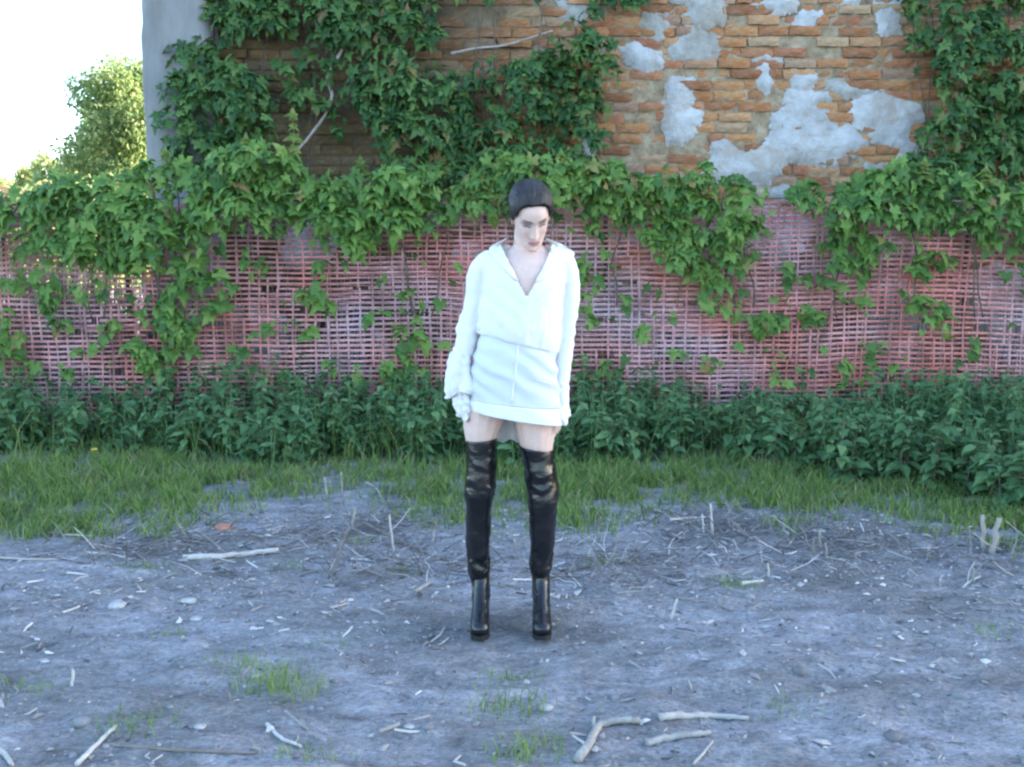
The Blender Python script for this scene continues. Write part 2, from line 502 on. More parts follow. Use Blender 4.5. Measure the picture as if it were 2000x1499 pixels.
def brick_mesh(seed):
    r = np.random.default_rng(seed)
    nx, nz = 5, 3
    u = np.linspace(-.5, .5, nx); w = np.linspace(-.5, .5, nz)
    U, W = np.meshgrid(u, w, indexing='ij')
    edge = (np.abs(U) > .49) | (np.abs(W) > .49)
    Yf = np.where(edge, .10, 0) + r.uniform(-.05, .06, U.shape)      # unit: front relief, in y*0.1 m
    U = U + r.uniform(-.035, .035, U.shape); W = W + r.uniform(-.065, .065, W.shape)
    V = np.stack([U, Yf, W], -1).reshape(-1, 3)
    F = [(i * nz + j, (i + 1) * nz + j, (i + 1) * nz + j + 1, i * nz + j + 1) for i in range(nx - 1) for j in range(nz - 1)]
    ring = [i * nz for i in range(nx)] + [(nx - 1) * nz + j for j in range(1, nz)] + [i * nz + nz - 1 for i in range(nx - 2, -1, -1)] + [j for j in range(nz - 2, 0, -1)]
    b0 = len(V); Vb = V[ring].copy(); Vb[:, 1] = .8; V = np.concatenate([V, Vb])
    for a in range(len(ring)):
        c = (a + 1) % len(ring)
        F.append((ring[a], b0 + a, b0 + c, ring[c]))
    return V, np.array(F)
BRICKS = [brick_mesh(100 + i) for i in range(10)]
BM = [mesh_np("brick", v, f, np.zeros(len(v))) for v, f in BRICKS]
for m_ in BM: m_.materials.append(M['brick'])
COURSE, BL = .0858, .272
bl = []
r = np.random.default_rng(5)
row = 0; z = .02
while z < 4.25:
    x = WX0 - r.uniform(0, .3) + (.14 if row % 2 else 0)
    while x < 5.5:
        L = BL * r.choice([1, 1, 1, .5, .92, 1.06], p=[.32, .26, .2, .08, .07, .07])
        if r.random() > .02 and x > WX0 - .02:
            bl.append((x + L / 2, z + COURSE / 2 + r.uniform(-.005, .005) + .014 * float(vnoise(np.array([x * .7, z * .6]), 19)), L - r.uniform(.008, .016), COURSE - r.uniform(.010, .021), (r.normal(0, .011) if r.random() > .07 else r.uniform(.015, .035)), r.uniform(0, 1), r.integers(0, 10), r.uniform(-.018, .018)))
        x += L
    z += COURSE; row += 1
bare = [[(1150, -20), (1830, -20), (1800, 330), (1500, 420), (1330, 345), (1130, 330)], [(860, -20), (1090, -20), (1080, 110), (880, 120)], [(560, 180), (745, 200), (740, 350), (610, 350)], [(1460, 340), (1570, 340), (1560, 400), (1470, 400)]]
bp = np.array([(b[0], WY, b[1]) for b in bl])
pxx, pyy = to_px(bp)
score = np.zeros(len(bl))
for k, pl in enumerate(bare): score = np.maximum(score, in_poly(pxx, pyy, pl) * (4 - k if k < 3 else 4))
order = np.argsort(-score - .5 * np.array([b[2] for b in bl]))
single = set(order[:300][score[order[:300]] > 0].tolist())
rest = MB()
for i, (x, z, L, H, dy, t, k, rot) in enumerate(bl):
    if i in single:
        o = bpy.data.objects.new("brick", BM[k]); COL.objects.link(o); o.parent = ruin
        o.location = (x, dy, z); o.scale = (L, .1, H); o.rotation_euler = (0, rot, 0)
    else:
        V, F = BRICKS[k]; V = V * np.array([L, .1, H])
        c, s_ = math.cos(rot), math.sin(rot)
        V = np.stack([V[:, 0] * c + V[:, 2] * s_ + x, V[:, 1] + WY + dy, -V[:, 0] * s_ + V[:, 2] * c + z], 1)
        rest.add(V, F, t)
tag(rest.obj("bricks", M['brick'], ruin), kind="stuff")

def plaster(poly, mat, thick=.022, seed=0, parent=ruin, rough=9):
    """ragged sheet of plaster left on the wall, outline given in photo pixels on the wall plane"""
    P = np.asarray(poly, float); P = P + (P - P.mean(0)) / (np.linalg.norm(P - P.mean(0), axis=1)[:, None] + 1) * 8; Q = np.roll(P, -1, 0); pts = []
    for a, b in zip(P, Q):
        n = max(1, int(np.linalg.norm(b - a) / 3))
        for i in range(n): pts.append(a + (b - a) * i / n)
    pts = np.array(pts)
    pts = pts + rough * np.stack([fbm(pts / 14 + seed, 51 + seed, 3), fbm(pts / 14 + 9 + seed, 77 + seed, 3)], -1)
    pts = pts + 3.2 * np.stack([fbm(pts / 4.5 + seed, 31 + seed, 2), fbm(pts / 4.5 + 9 + seed, 37 + seed, 2)], -1)
    W = PW(pts[:, 0], pts[:, 1], WY - .02)[:, [0, 2]]
    lo, hi = W.min(0), W.max(0); g = .022
    gx_, gz_ = np.meshgrid(np.arange(lo[0], hi[0], g), np.arange(lo[1], hi[1], g))
    I = np.stack([gx_.ravel(), gz_.ravel()], 1) + RNG.uniform(-.007, .007, (gx_.size, 2))
    I = I[in_poly(I[:, 0], I[:, 1], W)]
    nw = len(W)
    vs = [Vector(v) for v in W] + [Vector(v) for v in I]
    ed = [(i, (i + 1) % nw) for i in range(nw)]
    ov, oe, of, *_ = delaunay_2d_cdt(vs, ed, [], 1, 1e-5)
    V2 = np.array([tuple(v) for v in ov]); T = np.array([f for f in of if len(f) == 3])
    d = np.min(np.linalg.norm(V2[:, None] - W[None], axis=2), 1)
    s5 = np.clip(d / .14, 0, 1); th = -.017 + (.013 + thick) * s5 * (2 - s5) + .017 * fbm(V2 * 9, 61 + seed, 4)
    V = np.stack([V2[:, 0], WY - .004 - th, V2[:, 1]], 1)
    e_ = {}
    for t in T:
        for a, b in ((t[0], t[1]), (t[1], t[2]), (t[2], t[0])): e_[(a, b)] = 1
    rim = [(a, b) for (a, b) in e_ if (b, a) not in e_]
    idx = {}; Vb = []; S = []
    for a, b in rim:
        for q in (a, b):
            if q not in idx: idx[q] = len(V) + len(Vb); Vb.append((V[q, 0], WY + .045, V[q, 2]))
        S.append((a, idx[a], idx[b], b))
    return obj("plaster_patch", np.concatenate([V, Vb]), [T, np.array(S)], mat, parent)
def c3(*p): return [(1300 + x / 2.857, y / 2.857) for x, y in p]
def c2(*p): return [(650 + x / 2.857, y / 2.857) for x, y in p]
PL = [
 (c3((205,1000),(300,790),(340,760),(400,800),(470,830),(550,830),(600,740),(605,650),(670,620),(670,520),(760,500),(920,540),(930,580),(850,600),(960,640),(1050,720),(1130,770),(1125,850),(1000,870),(940,940),(860,920),(700,895),(640,960),(600,1010),(470,1015),(330,1025)), 'plaster', .03),
 (c3((1040,600),(1110,530),(1250,500),(1340,570),(1420,600),(1440,680),(1360,700),(1350,760),(1430,830),(1420,890),(1290,900),(1280,830),(1180,780),(1130,740),(1050,680)), 'plaster', .024),
 (c3((5,640),(10,450),(150,440),(170,500),(130,600),(210,630),(170,720),(100,800),(10,790)), 'plaster', .026),
 (c3((40,240),(90,180),(130,150),(230,180),(330,240),(280,310),(190,350),(100,330),(40,290)), 'grey_plaster', .02),
 (c3((30,-40),(330,-40),(320,120),(200,165),(130,120),(120,20),(40,20)), 'grey_plaster', .022),
 (c3((1180,20),(1320,10),(1310,190),(1210,180)), 'plaster', .02),
 (c3((510,390),(560,370),(590,460),(550,500),(520,470)), 'plaster', .02),
 (c3((700,430),(740,400),(810,400),(840,450),(800,500),(740,490)), 'plaster', .03),
 (c3((480,30),(560,-20),(720,-30),(720,50),(600,70)), 'plaster', .02),
 (c3((920,-40),(1090,-40),(1060,50),(990,40)), 'plaster', .025),
 (c3((750,80),(860,60),(880,110),(780,160),(730,140)), 'plaster', .016),
 (c2((1620,270),(1700,250),(1810,290),(1830,350),(1760,400),(1650,350)), 'plaster', .02),
 (c2((1760,90),(1860,80),(1900,160),(1820,220),(1730,160)), 'grey_plaster', .018),
 (c2((1270,20),(1340,5),(1410,40),(1400,120),(1280,120)), 'grey_plaster', .02),
 (c2((1390,800),(1440,790),(1440,860),(1390,860)), 'plaster', .016),
 (c3((840,440),(960,450),(1150,490),(1200,520),(1050,545),(920,510)), 'grey_plaster', .018),
 (c3((480,320),(560,300),(660,310),(640,345),(500,350)), 'grey_plaster', .015),
 (c3((1140,930),(1240,910),(1330,920),(1300,985),(1160,990)), 'grey_plaster', .018),
 (c3((590,1060),(690,1050),(720,1090),(690,1120),(600,1110)), 'grey_plaster', .018),
]
def px_poly(x0, y0, x1, y1, s):
    a = np.linspace(0, 2 * math.pi, 11)[:-1]; q = np.random.default_rng(s).uniform(.7, 1.15, 10)
    return [((x0 + x1) / 2 + (x1 - x0) / 2 * c * w, (y0 + y1) / 2 + (y1 - y0) / 2 * e * w) for c, e, w in zip(np.cos(a), np.sin(a), q)]
for s_, bx in enumerate([(425, 590, 560, 770), (880, 470, 960, 600), (1180, 590, 1310, 770), (1410, 690, 1520, 810), (1690, 540, 1800, 720), (1900, 480, 2020, 720), (540, 430, 660, 530), (640, 640, 760, 740), (1330, 640, 1400, 720), (1480, 400, 1580, 520)]):
    PL.append((px_poly(*bx, s_), 'plaster', .02))
for i, (pl, mt, th) in enumerate(PL): plaster(pl, M[mt], th, i)

mb = MB(); box(mb, (-2.93, WY + .62, -.3), (-2.5, 15.2, WH - .1)); mb.obj("added_shade_wall", M["mortar"], ruin)  # unseen return wall, added to shade the ground and shrub behind the fence
# plastered corner pier at the left end of the wall
pv = PW([268, 415], [200, 200], 8.45)
px0, px1 = pv[0, 0], pv[1, 0]
zs = np.linspace(-.2, WH + .15, 70); sec = []
for t in np.linspace(0, 2 * math.pi, 33)[:-1]:
    c, s_ = math.cos(t), math.sin(t)
    q = (abs(c) ** 5 + abs(s_) ** 5) ** (-1 / 5)
    sec.append((c * q, s_ * q))
sec = np.array(sec)
cx = (px0 + px1) / 2; hw = (px1 - px0) / 2
V = np.array([[(cx + a * hw, 8.45 + .36 + b * .36, z) for a, b in sec] for z in zs])
step = np.where(V[..., 2] < 3.25, .0, -.02)
nn = fbm(V.reshape(-1, 3) * 2.2, 71, 4).reshape(V.shape[:2])
V[..., 0] += nn * .018 + np.where(V[..., 0] < cx, -step, 0); V[..., 1] += nn * .015
n = 32; N = len(zs)
i = np.arange(N - 1)[:, None] * n; j = np.arange(n)[None]; k = (j + 1) % n
Q = np.stack([i + j, i + k, i + n + k, i + n + j], -1).reshape(-1, 4)
Vf = np.concatenate([V.reshape(-1, 3), [[cx, 8.8, zs[-1]]]])
T = np.array([(len(Vf) - 1, (N - 1) * n + a, (N - 1) * n + (a + 1) % n) for a in range(n)])
obj("pier", Vf, [Q, T], M['pier'], ruin, smooth=True)

# ------------------------------------------------------------------ leaves
def lobed_leaf(seed):
    r = np.random.default_rng(seed)
    ang = [-150, -118, -85, -60, -38, -18, 0, 18, 38, 60, 85, 118, 150]
    rad = [.34, .5, .36, .62, .42, .6, 1.0, .6, .42, .62, .36, .5, .34]
    V = [(0, 0, 0), (0, .45, .06)]
    for a, q in zip(ang, rad):
        a = math.radians(a + r.uniform(-5, 5)); q *= r.uniform(.88, 1.1)
        x, y = math.sin(a) * q * .95, math.cos(a) * q
        V.append((x, y, -.22 * q * q + r.uniform(-.06, .06) + .10 * abs(x)))
    F = [(1, 2 + i + 1, 2 + i) if True else 0 for i in range(len(ang) - 1)] + [(0, 1, 2), (0, 2 + len(ang) - 1, 1)]
    V = np.array(V); V[:, 1] -= .15
    return V, np.array([f[::-1] for f in F])
def oval_leaf(seed):
    r = np.random.default_rng(seed)
    V = [(0, 0, 0)]
    for y, w in ((.2, .25), (.45, .33), (.75, .2)):
        k = r.uniform(.85, 1.1)
        V += [(-w * k, y, .07), (0, y, 0), (w * k, y, .07)]
    V.append((0, 1.0, -.1))
    V = np.array(V); V[:, 2] -= .25 * V[:, 1] ** 2
    F = [(0, 2, 1), (0, 3, 2), (1, 2, 5), (1, 5, 4), (2, 3, 6), (2, 6, 5), (4, 5, 8), (4, 8, 7), (5, 6, 9), (5, 9, 8), (7, 8, 10), (8, 9, 10)]
    return V, np.array(F)
LOBED = [lobed_leaf(i) for i in range(5)]
OVAL = [oval_leaf(20 + i) for i in range(4)]

def basis(tip, nrm):
    t = tip / (np.linalg.norm(tip, axis=-1, keepdims=True) + 1e-9)
    n_ = nrm - (nrm * t).sum(-1, keepdims=True) * t
    n_ /= np.linalg.norm(n_, axis=-1, keepdims=True) + 1e-9
    x = np.cross(t, n_)
    return np.stack([x, t, n_], -1)          # columns

def scatter(mb, tmpls, C, R, S, tint):
    """copies of leaf templates at C with rotation R, size S"""
    k = RNG.integers(0, len(tmpls), len(C))
    for q in range(len(tmpls)):
        m = k == q
        if not m.any(): continue
        V0, F0 = tmpls[q]
        V = np.einsum('nij,vj->nvi', R[m], V0) * S[m][:, None, None] + C[m][:, None]
        nv = len(V0); N = m.sum()
        F = (np.arange(N)[:, None, None] * nv + F0[None]).reshape(-1, F0.shape[1])
        mb.add(V.reshape(-1, 3), F, np.repeat(tint[m], nv))

LEAFM = {}
def leaf_meshes(mat):
    if mat not in LEAFM:
        LEAFM[mat] = []
        for V, F in LOBED:
            me = mesh_np("leaf", V, F, np.zeros(len(V))); me.materials.append(M[mat]); LEAFM[mat].append(me)
    return LEAFM[mat]

def vine(label, polys, Y0, mat, size, seed, nsingle=280, group=None, stems=(), shoots=(), face_dn=.35):
    r = np.random.default_rng(seed)
    C = []; NR = []
    for poly, w, bulge in polys:
        P = np.asarray(poly, float); lo, hi = P.min(0) - 5, P.max(0) + 5
        area = (hi - lo).prod()
        sparse = w < .1
        m = int(area * w * (4.5 if sparse else 1) / 520)
        c = r.uniform(lo, hi, (m, 2))
        cc = c + 14 * np.stack([fbm(c / 30, seed + 1, 3), fbm(c / 30 + 40, seed + 2, 3)], -1)
        keep = in_poly(cc[:, 0], cc[:, 1], P) & (fbm(c / 45 + seed, seed + 3, 3) > -.32)
        c = c[keep]
        if not len(c): continue
        off = bulge * (.35 + .65 * np.clip(.5 + fbm(c / 60 + 3, seed + 4, 2), 0, 1)) * r.uniform(.6, 1.1, len(c))
        for (x, y), o in zip(c, off):
            k = r.integers(1, 4) if sparse else (r.integers(5, 10) if w < .65 else r.integers(9, 16))
            w0 = PW(x, y, Y0 - o)
            d = r.normal(0, 1, (k, 3)); d[:, 1] = -np.abs(d[:, 1]); d[:, 2] += .35
            d /= np.linalg.norm(d, axis=1)[:, None]
            rad = r.uniform(.05, .13) * (.7 + .6 * (bulge > .2)) * (1.5 if w < .65 else 1)
            C.append(w0 + d * rad * r.uniform(.6, 1, (k, 1)) * np.array([1.15, .8, .95])); NR.append(d)
    C = np.concatenate(C); D = np.concatenate(NR); N = len(C)
    C[:, 1] = np.minimum(C[:, 1], Y0 - .015)
    nrm = D * .75 + np.array([0, -.45, .55]) + r.normal(0, .3, (N, 3))
    tip = np.array([0, -.35, -.75]) + D * .5 + r.normal(0, .45, (N, 3))
    R = basis(tip, nrm)
    S = size * r.uniform(.42, 1.25, N) * (1 + .25 * fbm(C * 2, seed + 6, 2))
    # upper, outer leaves are the younger and paler ones
    tint = np.where(r.random(N) < .018, .985, np.clip(r.beta(2.2, 2.2, N) * .92 + .03, 0, .95))
    px, py = to_px(C)
    cell = (np.floor(px / 15).astype(int) * 4000 + np.floor(py / 15).astype(int))
    o_ = np.lexsort((C[:, 1], cell)); first = np.ones(N, bool); first[1:] = cell[o_][1:] != cell[o_][:-1]
    front = o_[first]
    vis = front[(px[front] > 2) & (px[front] < 1998) & (py[front] > 2) & (py[front] < 900)]
    facing = np.abs(R[vis, 1, 2])
    pick = vis[np.argsort(-S[vis] * (.3 + facing))][:nsingle]
    base = C.mean(0); base = (float(base[0]), Y0, .02)
    root = empty("climbing_vine", base, label, "vine", group)
    mask = np.ones(N, bool); mask[pick] = False
    mb = MB(); scatter(mb, LOBED, C[mask], R[mask], S[mask], tint[mask])
    tag(mb.obj("foliage", M[mat], root), kind="stuff")
    lm = leaf_meshes(mat)
    for q in pick:
        o = bpy.data.objects.new("leaf", lm[r.integers(0, len(lm))]); COL.objects.link(o); o.parent = root
        A = np.eye(4); A[:3, :3] = R[q] * S[q]; A[:3, 3] = C[q] - np.array(base)
        o.matrix_basis = Matrix(A.tolist())
    for pts, rad, mt in stems:
        P = smooth_path([PW(x, y, Y0 - d) for x, y, d in pts], 6 * len(pts))
        P += .006 * np.stack([fbm(P * 9, 5, 2), fbm(P * 9 + 5, 6, 2), 0 * P[:, 0]], 1)
        b = MB(); b.tube(P, np.linspace(rad, rad * .7, len(P)), 7); b.obj("stem", M[mt], root, True)
    for (x0, y0, x1, y1, d) in shoots:
        b = MB(); P = smooth_path([PW(x0, y0, Y0 - d), PW((x0 + x1) / 2 + 3, (y0 + y1) / 2, Y0 - d), PW(x1, y1, Y0 - d)], 9)
        b.tube(P, np.linspace(.006, .003, 9), 5, .2)
        cs = []; tp = []; nr = []; ss = []
        for t in range(2, 9, 2):
            for s_ in (-1, 1):
                cs.append(P[t]); tp.append((s_ * r.uniform(.5, 1), r.uniform(-1, .3), r.uniform(-.5, .3))); nr.append((r.normal(0, .3), r.uniform(-.9, -.2), 1)); ss.append(r.uniform(.09, .14) * (1.15 - t * .06))
        cs.append(P[-1]); tp.append((0, -.2, 1)); nr.append((0, -1, .2)); ss.append(.08)
        scatter(b, LOBED, np.array(cs), basis(np.array(tp) + 0.0, np.array(nr) + 0.0), np.array(ss), r.uniform(.2, .9, len(cs)))
        b.obj("shoot", M['shoot'], root)
    return root

FY = 8.0      # fence plane
WG = "climbers on the ruined wall"; FG = "vines hanging over the pink fence"
def rnd_stems(lo, hi, n, Y0d, seed, mt='dark_stem'):
    r = np.random.default_rng(seed); out = []
    for _ in range(n):
        x = r.uniform(lo[0], hi[0]); pts = []
        for y in np.linspace(hi[1], lo[1], 6):
            x += r.uniform(-16, 16); pts.append((x, y, Y0d + r.uniform(0, .04)))
        out.append((pts, r.uniform(.004, .007), mt))
    return out
vine("dense green creeper between the grey pier and the pale bare stem", [
    ([(418,-40),(700,-40),(720,40),(660,110),(560,75),(480,85),(420,60)], .8, .22),
    ([(350,105),(440,88),(530,170),(540,230),(500,340),(360,350),(325,280),(330,180)], 1.0, .35),
    ([(530,90),(640,100),(620,185),(540,175)], .45, .1),
    ([(540,120),(700,110),(735,215),(660,260),(560,200)], .58, .14)], WY - .06, 'wall_vine', .105, 201, 250, WG,
    stems=[([(676,45,.1),(668,95,.1),(640,150,.09),(648,190,.09),(628,235,.1),(600,272,.12),(574,302,.15)], .016, 'bark'),
           ([(415,60,.05),(425,150,.06),(408,250,.06),(420,340,.08)], .014, 'dark_stem')] + rnd_stems((450, -20), (720, 330), 4, .03, 1))
vine("shaggy dark green creeper covering the middle of the ruined wall", [
    ([(640,-40),(860,-40),(850,60),(780,120),(700,110),(650,60)], .75, .2),
    ([(700,105),(860,110),(900,165),(1000,135),(1100,100),(1180,60),(1200,120),(1170,250),(1150,310),(1130,350),(760,350),(735,250),(700,200)], .85, .26),
    ([(1140,-40),(1270,-40),(1255,30),(1190,45),(1140,20)], .9, .2),
    ([(1120,50),(1200,50),(1190,110),(1130,110)], .5, .15),
    ([(860,-40),(1060,-40),(1050,8),(870,12)], .3, .1)], WY - .06, 'wall_vine', .1, 202, 280, WG,
    stems=rnd_stems((760, 10), (1150, 345), 10, .03, 2) + [([(880,105,.05),(930,95,.05),(990,88,.05),(1080,60,.05)], .012, 'bark')],
    shoots=[(870, 345, 866, 318, .2), (1112, 345, 1110, 300, .2), (700,345,704,318,.2)])
vine("dark leafy creeper climbing the wall beside the plaster, at right edge", [
    ([(1755,-40),(1880,-40),(1870,130),(1850,260),(1815,270),(1830,200),(1795,120),(1760,30)], .64, .16),
    ([(1870,-40),(2060,-40),(2060,300),(1860,280),(1850,130)], 1.0, .3),
    ([(1810,265),(1860,235),(2060,230),(2060,420),(1880,405),(1770,355),(1780,320)], 1.0, .34)], WY - .06, 'wall_vine', .1, 203, 220, WG,
    stems=rnd_stems((1800, 0), (1980, 380), 8, .03, 3))
vine("bright thick vine draped over the fence left of the woman", [
    ([(-30,395),(60,385),(130,372),(230,352),(300,345),(380,328),(460,298),(560,312),(620,350),(700,362),(760,350),(860,347),(900,400),(850,430),(770,440),(700,480),(620,435),(560,420),(480,460),(420,460),(330,480),(250,520),(180,500),(130,520),(60,480),(-30,470)], 1.0, .3),
    ([(640,450),(740,445),(720,510),(660,520)], .6, .15), ([(300,470),(430,455),(440,560),(360,560)], .5, .15),
    ([(315,560),(375,560),(370,690),(320,690)], .75, .1), ([(80,540),(150,540),(140,640),(90,650)], .5, .1),
    ([(-30,470),(60,480),(60,760),(-30,760)], .4, .12), ([(110,480),(250,490),(230,580),(130,560)], .5, .12),
    ([(470,470),(540,480),(520,540),(470,540)], .4, .1), ([(740,600),(800,600),(800,770),(740,770)], .45, .1),
    ([(590,580),(640,570),(640,610),(590,610)], .6, .08), ([(250,670),(330,680),(320,740),(240,740)], .6, .1),
    ([(0,480),(900,450),(880,760),(0,760)], .05, .06), ([(-620,400),(-30,395),(-30,480),(-300,500),(-620,470)], .9, .26)], FY - .04, 'vine', .112, 204, 300, FG,
    stems=rnd_stems((20, 370), (860, 620), 8, .02, 4),
    shoots=[(570, 312, 572, 226, .25), (486, 322, 480, 275, .25), (330,345,322,300,.2)])
vine("thick vine over the fence top just behind and right of the woman's head", [
    ([(880,345),(1000,335),(1090,327),(1200,342),(1330,352),(1440,352),(1480,388),(1470,430),(1440,470),(1360,460),(1290,450),(1230,420),(1120,412),(1080,402),(980,412),(900,402)], 1.0, .28), ([(1130,345),(1330,352),(1330,430),(1230,415),(1130,405)], .9, .24),
    ([(1240,430),(1440,440),(1470,500),(1420,560),(1350,540),(1300,500),(1250,480)], .85, .2),
    ([(1130,500),(1170,560),(1180,650),(1130,650)], .5, .1), ([(1480,595),(1530,600),(1520,650),(1480,650)], .8, .1),
    ([(1130,430),(1200,450),(1180,480),(1130,470)], .5, .1), ([(1380,550),(1430,550),(1420,600),(1385,600)], .5, .1),
    ([(900,420),(1540,450),(1540,760),(1120,760)], .05, .06)], FY - .04, 'vine', .1, 205, 280, FG,
    stems=rnd_stems((1120, 380), (1500, 600), 5, .02, 5), shoots=[(1100, 345, 1096, 306, .2), (1165,350,1160,322,.2)])
vine("vine hanging over the fence right of the bare net gap", [
    ([(1560,372),(1640,347),(1740,342),(1830,352),(1900,362),(2050,380),(2050,440),(1960,450),(1880,440),(1820,450),(1760,430),(1690,450),(1620,430),(1560,400)], 1.0, .28),
    ([(1620,430),(1740,440),(1740,520),(1690,570),(1640,540)], .85, .18), ([(1670,550),(1720,550),(1715,620),(1680,610)], .6, .1),
    ([(1780,500),(1850,490),(1860,640),(1790,650)], .3, .1), ([(1900,450),(2050,440),(2050,600),(1930,560)], .4, .1),
    ([(1540,450),(2050,450),(2050,780),(1540,780)], .05, .06), ([(2050,372),(2600,380),(2600,470),(2300,500),(2050,450)], .9, .26)], FY - .04, 'vine', .1, 206, 260, FG,
    stems=rnd_stems((1580, 370), (1980, 620), 5, .02, 6), shoots=[(1800, 350, 1806, 322, .2), (1930,365,1925,335,.2)])

# ------------------------------------------------------------------ mesh fence
fence = empty("mesh_fence", (0, FY, 0), "faded pink plastic net fence half covered by vines", "fence")
def net(Yo, seed, vs, hs, x0, x1, z0, z1, miss, wv, wh, patch=None):
    r = np.random.default_rng(seed); mb = MB()
    xs = np.arange(x0, x1, vs); zz = np.arange(z0, z1, hs)
    def pos(x, z):
        p = np.stack([x, z], -1)
        sag = .035 * fbm(p * np.array([.7, .5]), seed, 3)
        return np.stack([x + .012 * fbm(p * 3, seed + 1, 2), Yo + .05 * fbm(p * np.array([1.2, 1.0]), seed + 2, 3), z + sag + .006 * fbm(p * 5, seed + 3, 2)], -1)
    X_ = np.arange(x0, x1, .06)
    for z in zz:
        cuts = [0] + sorted(r.choice(np.arange(5, len(X_) - 5), 9, replace=False).tolist()) + [len(X_)]
        for a, b in zip(cuts[:-1], cuts[1:]):
            if b - a < 3: continue
            g = pos(X_[a:b + 1 if r.random() > .35 else b - 1], np.full(len(X_[a:b + 1]) if False else 0, z)) if False else None
            xx = X_[a:min(b + (1 if r.random() > .3 else -1), len(X_))]
            if len(xx) < 2: continue
            if patch is not None and float(vnoise(np.array([xx.mean() * .9, z * 1.3]), 77)) < patch: continue
            V, Q, T = tube_geo(pos(xx, np.full(len(xx), z)), np.full((len(xx), 2), 0) + np.array([wh * r.uniform(.8, 1.2), .002]), 4)
            mb.add(V, Q); mb.T.append(T + mb.n - len(V))
    for x in xs:
        ph = r.uniform(-.02, .02)
        k = 0
        while k < len(zz) - 1:
            n_ = r.integers(2, 9)
            if r.random() > miss and (patch is None or float(vnoise(np.array([x * .9, zz[k] * 1.3]), 77)) > patch):
                z = np.arange(zz[k], min(zz[min(k + n_, len(zz) - 1)] + .001, z1), hs)
                if len(z) > 1:
                    V, Q, T = tube_geo(pos(np.full(len(z), x + ph), z), np.full((len(z), 2), 0) + np.array([wv * r.uniform(.7, 1.25), .002]), 4)
                    V[:, 1] -= .003
                    mb.add(V, Q); mb.T.append(T + mb.n - len(V))
            k += n_
            if r.random() < .35: ph = r.uniform(-.03, .03)
    return mb
net(FY, 301, .088, .0405, -7.0, 7.0, .12, 1.86, .08, .0074, .0090).obj("netting", M['net'], fence)
net(FY + .07, 302, .093, .043, -7.0, 7.0, .12, 1.83, .25, .0058, .0062, -.22).obj("netting", M['net'], fence)
for x in (-480, -230, 15, 250, 480, 715, 948, 1180, 1415, 1650, 1880, 2120, 2350, 2590):
    p = PW(x, 600, FY + .11)
    mb = MB(); mb.tube([(p[0], p[1], -.2), (p[0] + .01, p[1], 1.0), (p[0], p[1], 1.92)], [.018, .018, .017], 8); mb.obj("post", M['iron'], fence, True)
for z, nm in ((1.875, "top_wire"), (1.0, "wire")):
    xx = np.arange(-7.0, 7.01, .15)
    mb = MB(); mb.tube(np.stack([xx, FY + .03 + 0 * xx, z + .02 * np.sin(xx * 2.7)], 1), .004, 5); mb.obj(nm, M['iron'], fence, True)
# dead stalks caught between net and wall
mb = MB(); r = np.random.default_rng(8)
for q_ in range(1250):
    x = r.uniform(-4.8, 5); y = FY + r.uniform(.14, .5); h = r.uniform(.5, 1.75)
    if q_ > 520: x = r.uniform(-5.2, -2.75); y = FY + r.uniform(.14, 1.3); h = r.uniform(.5, 1.5)
    if abs(x + 2.8) < .35 and y > 8.3: y = 8.25
    n_ = 6; P = np.stack([x + np.cumsum(r.normal(0, .02, n_)) + np.linspace(0, r.normal(0, .15), n_), y + np.cumsum(r.normal(0, .012, n_)), np.linspace(-.02, h, n_)], 1)
    mb.tube(P, np.linspace(r.uniform(.004, .012), .003, n_), 4, r.random(), False)
tag(mb.obj("dry_stalks", M['dry_stalk']), "dead grey-pink plant stalks standing behind the pink net", "dry stalks", kind="stuff")

# ------------------------------------------------------------------ undergrowth, grass, litter
def nettle_geo(mb, base, h, r, leafn=None):
    lean = r.normal(0, .12, 2); n_ = 6
    P = np.stack([base[0] + np.linspace(0, lean[0], n_) * h, base[1] + np.linspace(0, lean[1], n_) * h, base[2] + np.linspace(0, h, n_)], 1)
    mb.tube(P, np.linspace(.005, .002, n_), 4, .3, False)
    k = leafn or int(h * 34)
    t = np.sort(r.uniform(.12, 1.0, k)); c = np.stack([np.interp(t, np.linspace(0, 1, n_), P[:, q]) for q in range(3)], 1)
    a = r.uniform(0, 2 * math.pi, k)
    tip = np.stack([np.cos(a), np.sin(a), r.uniform(-.45, .35, k)], 1)
    nr = np.stack([r.normal(0, .25, k), r.normal(0, .25, k) - .15, np.ones(k)], 1)
    s = r.uniform(.055, .115, k) * np.interp(t, [0, .7, 1], [1.0, 1.05, .6])
    return c, tip, nr, s
def edge_px(x, pts): return np.interp(x, [p[0] for p in pts], [p[1] for p in pts])
PLANT_EDGE = [(-200, 905), (0, 900), (200, 888), (400, 905), (520, 925), (640, 910), (800, 915), (900, 910), (1100, 918), (1250, 905), (1400, 898), (1500, 912), (1600, 926), (1700, 930), (1800, 942), (1900, 965), (2000, 1000), (2200, 1030)]
GRASS_EDGE = [(-200, 1070), (0, 1062), (150, 1060), (250, 1040), (330, 1050), (430, 1008), (600, 995), (760, 1010), (900, 1020), (1000, 1022), (1100, 1052), (1200, 1050), (1300, 1012), (1380, 990), (1450, 1002), (1520, 1062), (1620, 1035), (1700, 1030), (1800, 1045), (1900, 1055), (2000, 1085), (2200, 1100)]
r = np.random.default_rng(31)
mb = MB(); C_, T_, N_, S_ = [], [], [], []
cand = np.stack([r.uniform(-7, 7, 10000), r.uniform(5.0, 7.93, 10000)], 1)
gpx, gpy = to_px(np.concatenate([cand, np.zeros((len(cand), 1))], 1))
edge = edge_px(gpx, PLANT_EDGE) + 22 * fbm(np.stack([gpx / 60, gpy / 200], 1), 33, 3)
